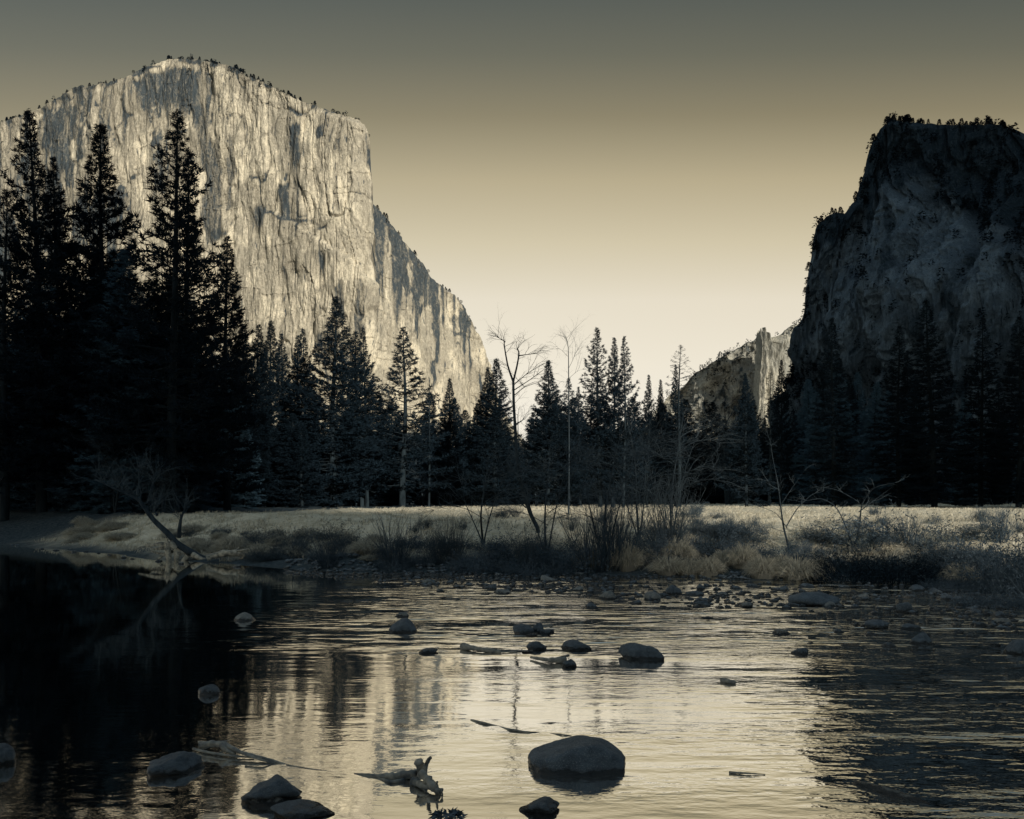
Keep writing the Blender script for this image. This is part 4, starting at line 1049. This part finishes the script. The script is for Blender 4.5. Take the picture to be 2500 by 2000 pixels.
flatdrift('driftwood_stump', 'gnarled forked driftwood snag standing out of the water at bottom centre',
          [([(1030, 1888), (1028, 1872), (1020, 1858)], [.05, .14, .20], .05, .035), ([(1036, 1885), (1040, 1868), (1048, 1852), (1052, 1850)], [.07, .15, .23, .24], .025, .014), ([(1025, 1885), (1045, 1905), (1062, 1925), (1074, 1938)], [.14, .08, .05, .0], .045, .03),
           ([(1018, 1890), (985, 1893), (945, 1898), (900, 1894), (865, 1890)], [.05, .03, .01, .0, -.004], .05, .01), ([(1010, 1908), (1030, 1916), (1050, 1925)], [.03, .04, .03], .04, .02), ([(1056, 1920), (1066, 1912), (1068, 1908)], [.05, .09, .12], .02, .006),
           ([(985, 1905), (955, 1910), (925, 1900)], [.01, .015, .0], .02, .01), ([(1062, 1930), (1078, 1926), (1080, 1940)], [.05, .06, .0], .018, .008), ([(1022, 1900), (1034, 1880), (1036, 1866)], [.04, .12, .17], .03, .02)], 'wet_wood', 84)
flatdrift('floating_stick', 'smooth pale stick floating left of the two mid-river stones', [([(1128, 1578), (1170, 1585), (1222, 1592)], [.05, .05, .02], .055, .03), ([(1222, 1592), (1270, 1590), (1300, 1588)], [.02, .01, .005], .015, .006)], 'wet_wood', 85)
flatdrift('floating_stick', 'dark broken stick beside the small dark stone in mid-river', [([(1296, 1605), (1340, 1612), (1382, 1612)], [.03, .05, .04], .02, .05), ([(1362, 1606), (1380, 1602), (1390, 1600)], [.04, .06, .07], .015, .02)], 'wet_wood', 86)
flatdrift('floating_twig', 'thin dark twig lying on the bright water right of the big boulder', [([(1780, 1886), (1820, 1888), (1868, 1891)], [.01, .012, .005], .012, .004)], 'wet_wood', 87)
flatdrift('floating_stick', 'short dark chunk of wood drifting alone right of the mid-river boulder', [([(1762, 1660), (1775, 1663), (1796, 1668)], [.02, .03, .01], .03, .03)], 'wet_wood', 88)
flatdrift('sunken_branch', 'long thin branch barely breaking the water above the big boulder', [([(1150, 1758), (1185, 1766), (1215, 1774), (1250, 1782), (1290, 1788), (1330, 1790), (1370, 1793), (1395, 1797)], [.0, .014, -.012, .012, .006, -.012, .010, .0], .014, .006)], 'wet_wood', 89)
rL = np.random.RandomState(90)
P = np.array([flat([(1055 + 75 * rL.rand(), 1978 + 16 * rL.rand())], [0.01])[0] for i in range(60)]); o0 = P[0] * np.array([1, 1, 0])
V, Fc = blades(P - o0, rL.normal(size=P.shape) * np.array([1, 1, .35]), 0.07, 0.03, 91)
obj('leaf_raft', mesh('leaf_raft', V, Fc, M['brush']), loc=o0, label='small raft of dead leaves floating at the bottom edge', category='leaves')

# ------------------------------------------------------------------ rocks
import bmesh
def boulder(seed, sub=4, planes=9, sharp=9.0, zs=0.6, rough=0.03, extra=None, smooth_=True):
    """a rounded polyhedral stone, unit half width"""
    r = np.random.RandomState(seed)
    bm = bmesh.new(); bmesh.ops.create_icosphere(bm, subdivisions=sub, radius=1.0)
    V = np.array([v.co[:] for v in bm.verts]); Fc = np.array([[v.index for v in f.verts] for f in bm.faces]); bm.free()
    N = r.normal(size=(planes, 3)); N /= np.linalg.norm(N, axis=1, keepdims=True)
    Dp = r.uniform(0.55, 1.0, planes)
    if extra: N = np.concatenate([N, [np.array(q[:3]) / np.linalg.norm(q[:3]) for q in extra]]); Dp = np.concatenate([Dp, [q[3] for q in extra]])
    k = np.maximum(V @ N.T / Dp, 1e-3)
    rad = 1.0 / (np.sum(k ** sharp, 1) + 0.85 ** sharp) ** (1 / sharp)
    rad *= 1 + rough * fbm(V[:, 0] * 2.2 + seed, V[:, 1] * 2.2, V[:, 2] * 2.2, 4, seed) + rough * .4 * fbm(V[:, 0] * 9 + seed, V[:, 1] * 9, V[:, 2] * 9, 2, seed + 5)
    V = V * rad[:, None] * np.array([1, 0.8, zs])
    V[:, 0] /= np.abs(V[:, 0]).max(); V[:, 1] /= np.abs(V[:, 1]).max() / 0.8
    return V, Fc
def rock_obj(V, Fc, matname, px, py, wpx, hpx, label, rz=0.0, name='boulder', group=None, sink=0.3, cat='rock', depth=None):
    """stands in the water: py is where its front meets the water"""
    x, y = onwater(px, py)
    hw = wpx / 2 / F * y
    y += hw * 0.75; hw = wpx / 2 / F * y; x = (px - 1250) / F * y
    h = max(0.35 * hpx, hpx - (py - (HOR + CZ * F / y))) / F * y
    zt = V[:, 2].max(); zb = V[:, 2].min()
    sc = h / (zt - (zb + sink * (zt - zb)))
    return obj(name, V if isinstance(V, bpy.types.Mesh) else mesh(name, V, [Fc], M[matname], True), loc=(x, y, -(zb + sink * (zt - zb)) * sc), rz=rz,
               sc=(hw, hw * (depth or 1), sc), label=label, category=cat, **({'group': group} if group else {}))
# foreground and mid-river stones that can be told apart
V, Fc = boulder(101, 5, 0, 15, 0.62, 0.04, [(-.504, 0, .864, .76), (.16, .1, .987, 1.0), (.74, -.05, .673, .98), (-1, -.1, 0, .98), (1, -.15, 0, 1.0), (.1, -1, .30, .80), (-.5, -.8, .2, .92), (.6, -.8, .1, .95), (0, 1, .2, .8), (0, 0, -1, .8)])
rock_obj(V, Fc, 'rock', 1407, 1897, 250, 92, 'big smooth boulder, largest in the river, right of bottom centre', name='boulder', sink=0.42)
ST = [(1322, 1990, 112, 42, 'low rounded stone below the big boulder', 'rock'), (672, 1965, 158, 72, 'domed dark stone at bottom left of centre with debris in front', 'rock'),
      (655, 1972, 95, 28, 'small wedge stone leaning on the domed dark stone', 'pale_rock'), (735, 2006, 170, 46, 'long dark stone cut by the bottom edge', 'rock'),
      (423, 1898, 145, 58, 'slanted dark stone in the dark water at lower left', 'rock'), (-2, 1872, 75, 55, 'dark stone cut by the left picture edge', 'rock'),
      (512, 1698, 58, 27, 'small pointed stone alone in the dark left water', 'rock'), (603, 1517, 66, 22, 'pale flat stone in the dark water at the left', 'pale_rock'),
      (990, 1548, 82, 38, 'flat-topped stone with ripples in the middle of the river', 'rock'), (983, 1508, 40, 14, 'small pale stone behind the flat-topped stone', 'pale_rock'),
      (1049, 1597, 54, 14, 'low wedge of dark stone left of the floating stick', 'rock'), (1305, 1588, 60, 25, 'rounded dark stone, left of the two mid-river stones', 'rock'),
      (1402, 1590, 84, 27, 'broad dark stone, right of the two mid-river stones', 'rock'), (1565, 1613, 106, 42, 'tall dark boulder standing in the bright middle water', 'rock'),
      (1392, 1630, 42, 19, 'small dark stone at the end of the broken stick', 'rock'), (1288, 1595, 30, 7, 'tiny flat stone in front of the left mid-river stone', 'rock'),
      (1345, 1546, 24, 11, 'small round stone at the right of the dark stone cluster', 'rock'), (1282, 1550, 60, 26, 'biggest of the dark stone cluster in mid-river', 'rock'),
      (1312, 1546, 36, 24, 'upright stone within the dark stone cluster', 'rock'), (1298, 1554, 34, 9, 'flat stone in front of the dark stone cluster', 'rock'), (1330, 1550, 30, 14, 'right hand lump of the dark stone cluster', 'rock'),
      (2255, 1575, 76, 30, 'pale half drowned stone in the dark right water', 'rock'), (2490, 1600, 70, 38, 'big stone cut by the right picture edge', 'rock'),
      (2430, 1578, 34, 9, 'small dark stone left of the edge stone', 'rock'), (2145, 1535, 72, 22, 'broad grey stone off the right shore', 'rock'), (2220, 1538, 54, 16, 'flat grey stone beside the broad grey one', 'rock'),
      (1728, 1512, 34, 8, 'thin dark stone in the bright riffle', 'rock'), (1985, 1480, 130, 36, 'large dark mossy slab at the riffle edge', 'rock'), (1645, 1452, 40, 24, 'rounded boulder topping the riffle stones', 'rock'),
      (1590, 1466, 44, 22, 'angular boulder at the left of the riffle', 'pale_rock'), (1480, 1464, 46, 22, 'squat pale boulder in the shallows', 'pale_rock'), (1712, 1440, 28, 14, 'round stone in the bright pool by the tussocks', 'rock'),
      (2285, 1452, 32, 17, 'dark dome stone in the pool below the hollow', 'rock'), (2210, 1496, 44, 26, 'grey rounded boulder on the right shoal', 'rock'), (1818, 1484, 40, 14, 'pale low stone with ripples before the riffle', 'pale_rock'),
      (1048, 1428, 34, 14, 'pale round stone at the head of the shoal', 'pale_rock'), (1205, 1440, 24, 14, 'dark round stone out on the shoal', 'rock'), (1118, 1398, 40, 20, 'humped boulder on the shore below the willows', 'rock')]
for i, (px, py, w, h, lb, mt) in enumerate(ST):
    big_ = w > 70 and py > 1560
    V, Fc = boulder(240 + i, 5 if big_ else 3, 13, 13, 0.62, 0.075)
    rock_obj(V, Fc, mt, px, py, w, h, lb, rz=0.0, sink=0.38, name='boulder' if w > 60 else 'river_stone', depth=1.0)
# whale-backed slab just under the surface at the lower right
P = flat([(2068, 1898), (2100, 1905), (2160, 1922), (2230, 1945), (2290, 1965)], [.0, .03, .035, .03, .0])
c0 = P.mean(0) * np.array([1, 1, 0]); V, Fc = boulder(150, 5, 6, 8, 0.2, 0.06)
ang = math.atan2(P[-1, 1] - P[0, 1], P[-1, 0] - P[0, 0]); ln = np.linalg.norm(P[-1] - P[0]) / 2
obj('sunken_slab', mesh('sunken_slab', V, [Fc], M['pale_rock'], True), loc=(c0[0], c0[1], -0.055), rz=ang, sc=(ln, ln * 0.36, 0.55), label='long flat rock barely breaking the water at lower right', category='rock')

# cobbles of the shoal and the shore
COB = {k: [mesh('cobble', *(lambda vf: (vf[0], [vf[1]]))(boulder(300 + i, 3, 10, 10, 0.62, 0.05)), M[k], True) for i in range(7)] for k in ('rock', 'pale_rock')}
placed = []
def cobbles(cnt, x0, x1, y0, y1, wr, lb, grp, pale=0.3, keep=None):
    c = 0; tries = 0
    while c < cnt and tries < cnt * 30:
        tries += 1
        px, py = rr.uniform(x0, x1), rr.uniform(y0, y1)
        if keep and not keep(px, py): continue
        w = 1.55 * (wr[0] + (wr[1] - wr[0]) * rr.random() ** 1.7)
        if any(abs(px - a) < (w + c_) * 0.40 and abs(py - b_) < (w + c_) * 0.16 for a, b_, c_ in placed): continue
        placed.append((px, py, w)); c += 1
        x, y = onwater(px, py)
        z = max(0.0, float(ground_z(np.array([x]), np.array([y]))[0]))
        hw = w / 2 / F * y
        k = 'pale_rock' if rr.random() < pale else 'rock'
        s = hw * rr.uniform(0.7, 1.2)
        obj('cobble', rr.choice(COB[k]), loc=(x, y, z - 0.12 * hw), rz=rr.uniform(0, 6.28), sc=(hw, hw * rr.uniform(.9, 1.3), s), label=lb, category='rock', group=grp)
cobbles(46, 690, 1060, 1372, 1408, (9, 34), 'cobble on the shore beneath the willows left of centre', 'cobbles along the left middle shore', .45)
cobbles(40, 1030, 1460, 1396, 1452, (8, 34), 'cobble on the shoal in the middle of the river', 'cobbles on the middle shoal', .4)
cobbles(92, 1440, 2010, 1404, 1486, (8, 34), 'cobble in the riffle below the grass tussocks', 'cobbles in the riffle', .25)
cobbles(86, 1960, 2480, 1425, 1530, (10, 38), 'dark cobble on the shoal by the right shore', 'cobbles on the right shoal', .35, lambda px, py: py > 1432 + 0.10 * max(0, px - 2250))
cobbles(14, 1900, 2490, 1530, 1600, (12, 40), 'scattered stone in the water off the right shore', 'stones off the right shore', .15)
cobbles(14, 20, 690, 1325, 1385, (8, 20), 'small stone along the left shoreline', 'stones along the left shoreline', .4, lambda px, py: 0 < py - np.interp(px, [0, 200, 400, 690], [1328, 1344, 1368, 1384]) < 8)

pv, pf, pn = [], [], 0
PB = [boulder(330 + i, 1, 6, 8, 0.6, 0.03) for i in range(4)]
for i in range(1500):
    px = rr.uniform(700, 2480); lo_y = np.interp(px, [700, 1000, 1450, 2000, 2250, 2480], [1376, 1392, 1404, 1412, 1424, 1470])
    x, y = onwater(px, lo_y + 75 * rr.random() ** 1.6 * np.interp(px, [700, 1400, 1700], [.35, .7, 1.0])); hw = rr.uniform(.05, .14)
    py_ = HOR + CZ * F / y
    if 1490 < px < 2260 and 1416 < py_ < 1447 and rr.random() < 0.8: continue
    z = max(0.0, float(GZ[np.searchsorted(gx, x), np.searchsorted(gy, y)]))
    Vp, Fp = PB[i % 4]; a = rr.uniform(0, 6.28); ca, sa = math.cos(a), math.sin(a)
    pv.append(np.stack([x + hw * (Vp[:, 0] * ca - Vp[:, 1] * sa), y + hw * (Vp[:, 0] * sa + Vp[:, 1] * ca), z + hw * Vp[:, 2] * .9], 1)); pf.append(Fp + pn); pn += len(Vp)
obj('pebbles', mesh('pebbles', np.concatenate(pv), [np.concatenate(pf)], M['rock'], True), kind='stuff', label='countless small stones between the cobbles of the far shore', category='pebbles')

# ------------------------------------------------------------------ grass
def tussock(seed):
    r = np.random.RandomState(seed); nB = 1300
    a = r.rand(nB) * 6.28; rad = 0.42 * np.sqrt(r.rand(nB))
    P = np.stack([rad * np.cos(a), rad * np.sin(a), 0.52 * (1 - rad ** 2 * 3.2)], 1)
    P[:, 2] *= r.uniform(0.4, 1.0, nB)
    D = np.stack([np.cos(a) * (.35 + rad * 2.0), np.sin(a) * (.35 + rad * 2.0), 0.9 - rad * 1.2 + 0.25 * r.normal(size=nB)], 1)
    V, Fc = blades(P, D, 0.62 * r.uniform(.5, 1.1, nB), 0.013, seed, bend=1.3)
    tone = np.repeat(np.clip(r.normal(.45, .28, nB), 0, 1), 5)
    # the matted core
    Vb, Fb = boulder(seed, 2, 4, 6, 0.9, 0.08)
    Vb = Vb * np.array([.46, .56, .5]) + np.array([0, 0, .12])
    return mesh('tussock', np.concatenate([V, Vb]), Fc + [Fb + len(V)], M['straw'], False, {'tone': np.concatenate([tone, np.full(len(Vb), 0.05)])})
TUS = [tussock(s) for s in (501, 502, 503)]
for i, (px, py, w, h, lb) in enumerate([(1440, 1388, 70, 42, 'pale grass tussock left of the dark round tussock'), (1532, 1390, 74, 52, 'dark round haystack-like grass tussock'), (1632, 1402, 92, 36, 'sprawling pale tussock at the pool edge, leftmost of the row'),
        (1682, 1405, 70, 34, 'small drooping tussock second in the pool edge row'), (1730, 1403, 78, 38, 'rounded pale tussock third in the pool edge row'), (1655, 1372, 84, 46, 'tall shaggy tussock behind the pool edge row'),
        (1815, 1388, 78, 48, 'shaggy dark tussock between the pale ones'), (1864, 1410, 82, 46, 'conical tussock at the pool edge with hanging blades'), (1948, 1416, 108, 46, 'widest drooping tussock at the pool edge'),
        (1910, 1398, 70, 34, 'low tussock between the conical and the widest ones'), (1575, 1378, 64, 32, 'small ragged tussock behind the dark round one'), (1770, 1380, 66, 32, 'faint low tussock behind the rounded pale one'), (2000, 1404, 60, 36, 'grey tussock left of the dark hollow'),
        (570, 1350, 90, 34, 'flattened grass hummock beside the driftwood log'), (470, 1352, 60, 26, 'grass hummock between the fallen tree roots'), (2345, 1425, 80, 40, 'grey tussock on the right bank')]):
    x, y, z = on_bank(px, py)
    w_ = w / F * y; h_ = h / F * y
    obj('grass_tussock', TUS[i % 3], loc=(x, y, z - 0.02), rz=rr.uniform(0, 6.28), sc=(w_ / 1.3, w_ / 1.3, h_ / 0.58), label=lb, category='grass tussock')
for i in range(46):
    px = rr.uniform(170, 1000); x, y, z = on_bank(px, np.interp(px, [170, 480, 1000], [1332, 1362, 1372]) - rr.uniform(0, 62)); w_ = rr.uniform(.5, 1.2)
    obj('grass_hummock', TUS[i % 3], loc=(x, y, z - 0.05), rz=rr.uniform(0, 6.28), sc=(w_, w_, w_ * rr.uniform(.5, .9)), label='low hummock of matted dry grass on the left bank', category='grass tussock', group='grass hummocks on the left bank')
for i in range(14):
    px = rr.uniform(280, 760)
    place_shrub(rr.choice(['low', 'low2', 'thicket2']), px, np.interp(px, [280, 480, 760], [1330, 1345, 1360]) - rr.uniform(0, 45), rr.uniform(40, 90), rr.uniform(14, 34), 'small patch of dead brush on the left bank', 'dead brush on the left bank')
r = np.random.RandomState(601)
def grass_field(name, n, ylo, yhi, pxlo, pxhi, L, Wd, dmin, lab, keepmax=None, bend=0.5, tn=(.78, .22)):
    Y = ylo * (yhi / ylo) ** (r.rand(n) ** 1.0); px = r.uniform(pxlo, pxhi, n); X = (px - 1250) / F * Y
    d = sdist(X, Y, SHORE); fw = np.interp(X, [-60, -30, -19, -6, 0, 40, 120], [50, 50, 60, 126, 142, 245, 260])
    ok = (d > dmin * np.interp(X, [-11, -3], [0.3, 1.0])) & (Y < fw + 2) & (X + 0.10 * (Y - 45) > -26)
    if keepmax: ok &= d < keepmax
    ok &= vn(X / 1.6, Y / 1.6, seed=611) > -0.45
    X, Y = X[ok], Y[ok]; m_ = len(X); k = 5
    Z = ground_z(X, Y)
    X, Y, Z = np.repeat(X, k), np.repeat(Y, k), np.repeat(Z, k)
    P = np.stack([X + r.normal(size=len(X)) * .08, Y + r.normal(size=len(X)) * .08, Z - .02], 1)
    D = np.stack([r.normal(size=len(X)) * .5 + .25, r.normal(size=len(X)) * .5, np.full(len(X), 1.0)], 1)
    ks = np.sqrt(Y / 40)
    V, Fc = blades(P, D, L * r.uniform(.5, 1.2, len(X)), Wd * ks, 612, bend=bend)
    tone = np.clip(np.repeat(r.normal(tn[0], tn[1], len(X)) + 0.25 * vn(X / 2.5, Y / 2.5, seed=614), 5), 0, 1)
    return obj(name, mesh(name, V, Fc, M['straw'], False, {'tone': tone}), kind='stuff', label=lab, category='grass')
grass_field('meadow_grass', 22000, 33, 250, -60, 2620, 0.24, 0.026, 4.5, 'dry straw coloured grass covering the meadow')
grass_field('bank_grass', 13000, 20, 62, 60, 2620, 0.40, 0.020, 2.4, 'bleached matted grass along the river bank', 8.0, 0.8, (.5, .25))
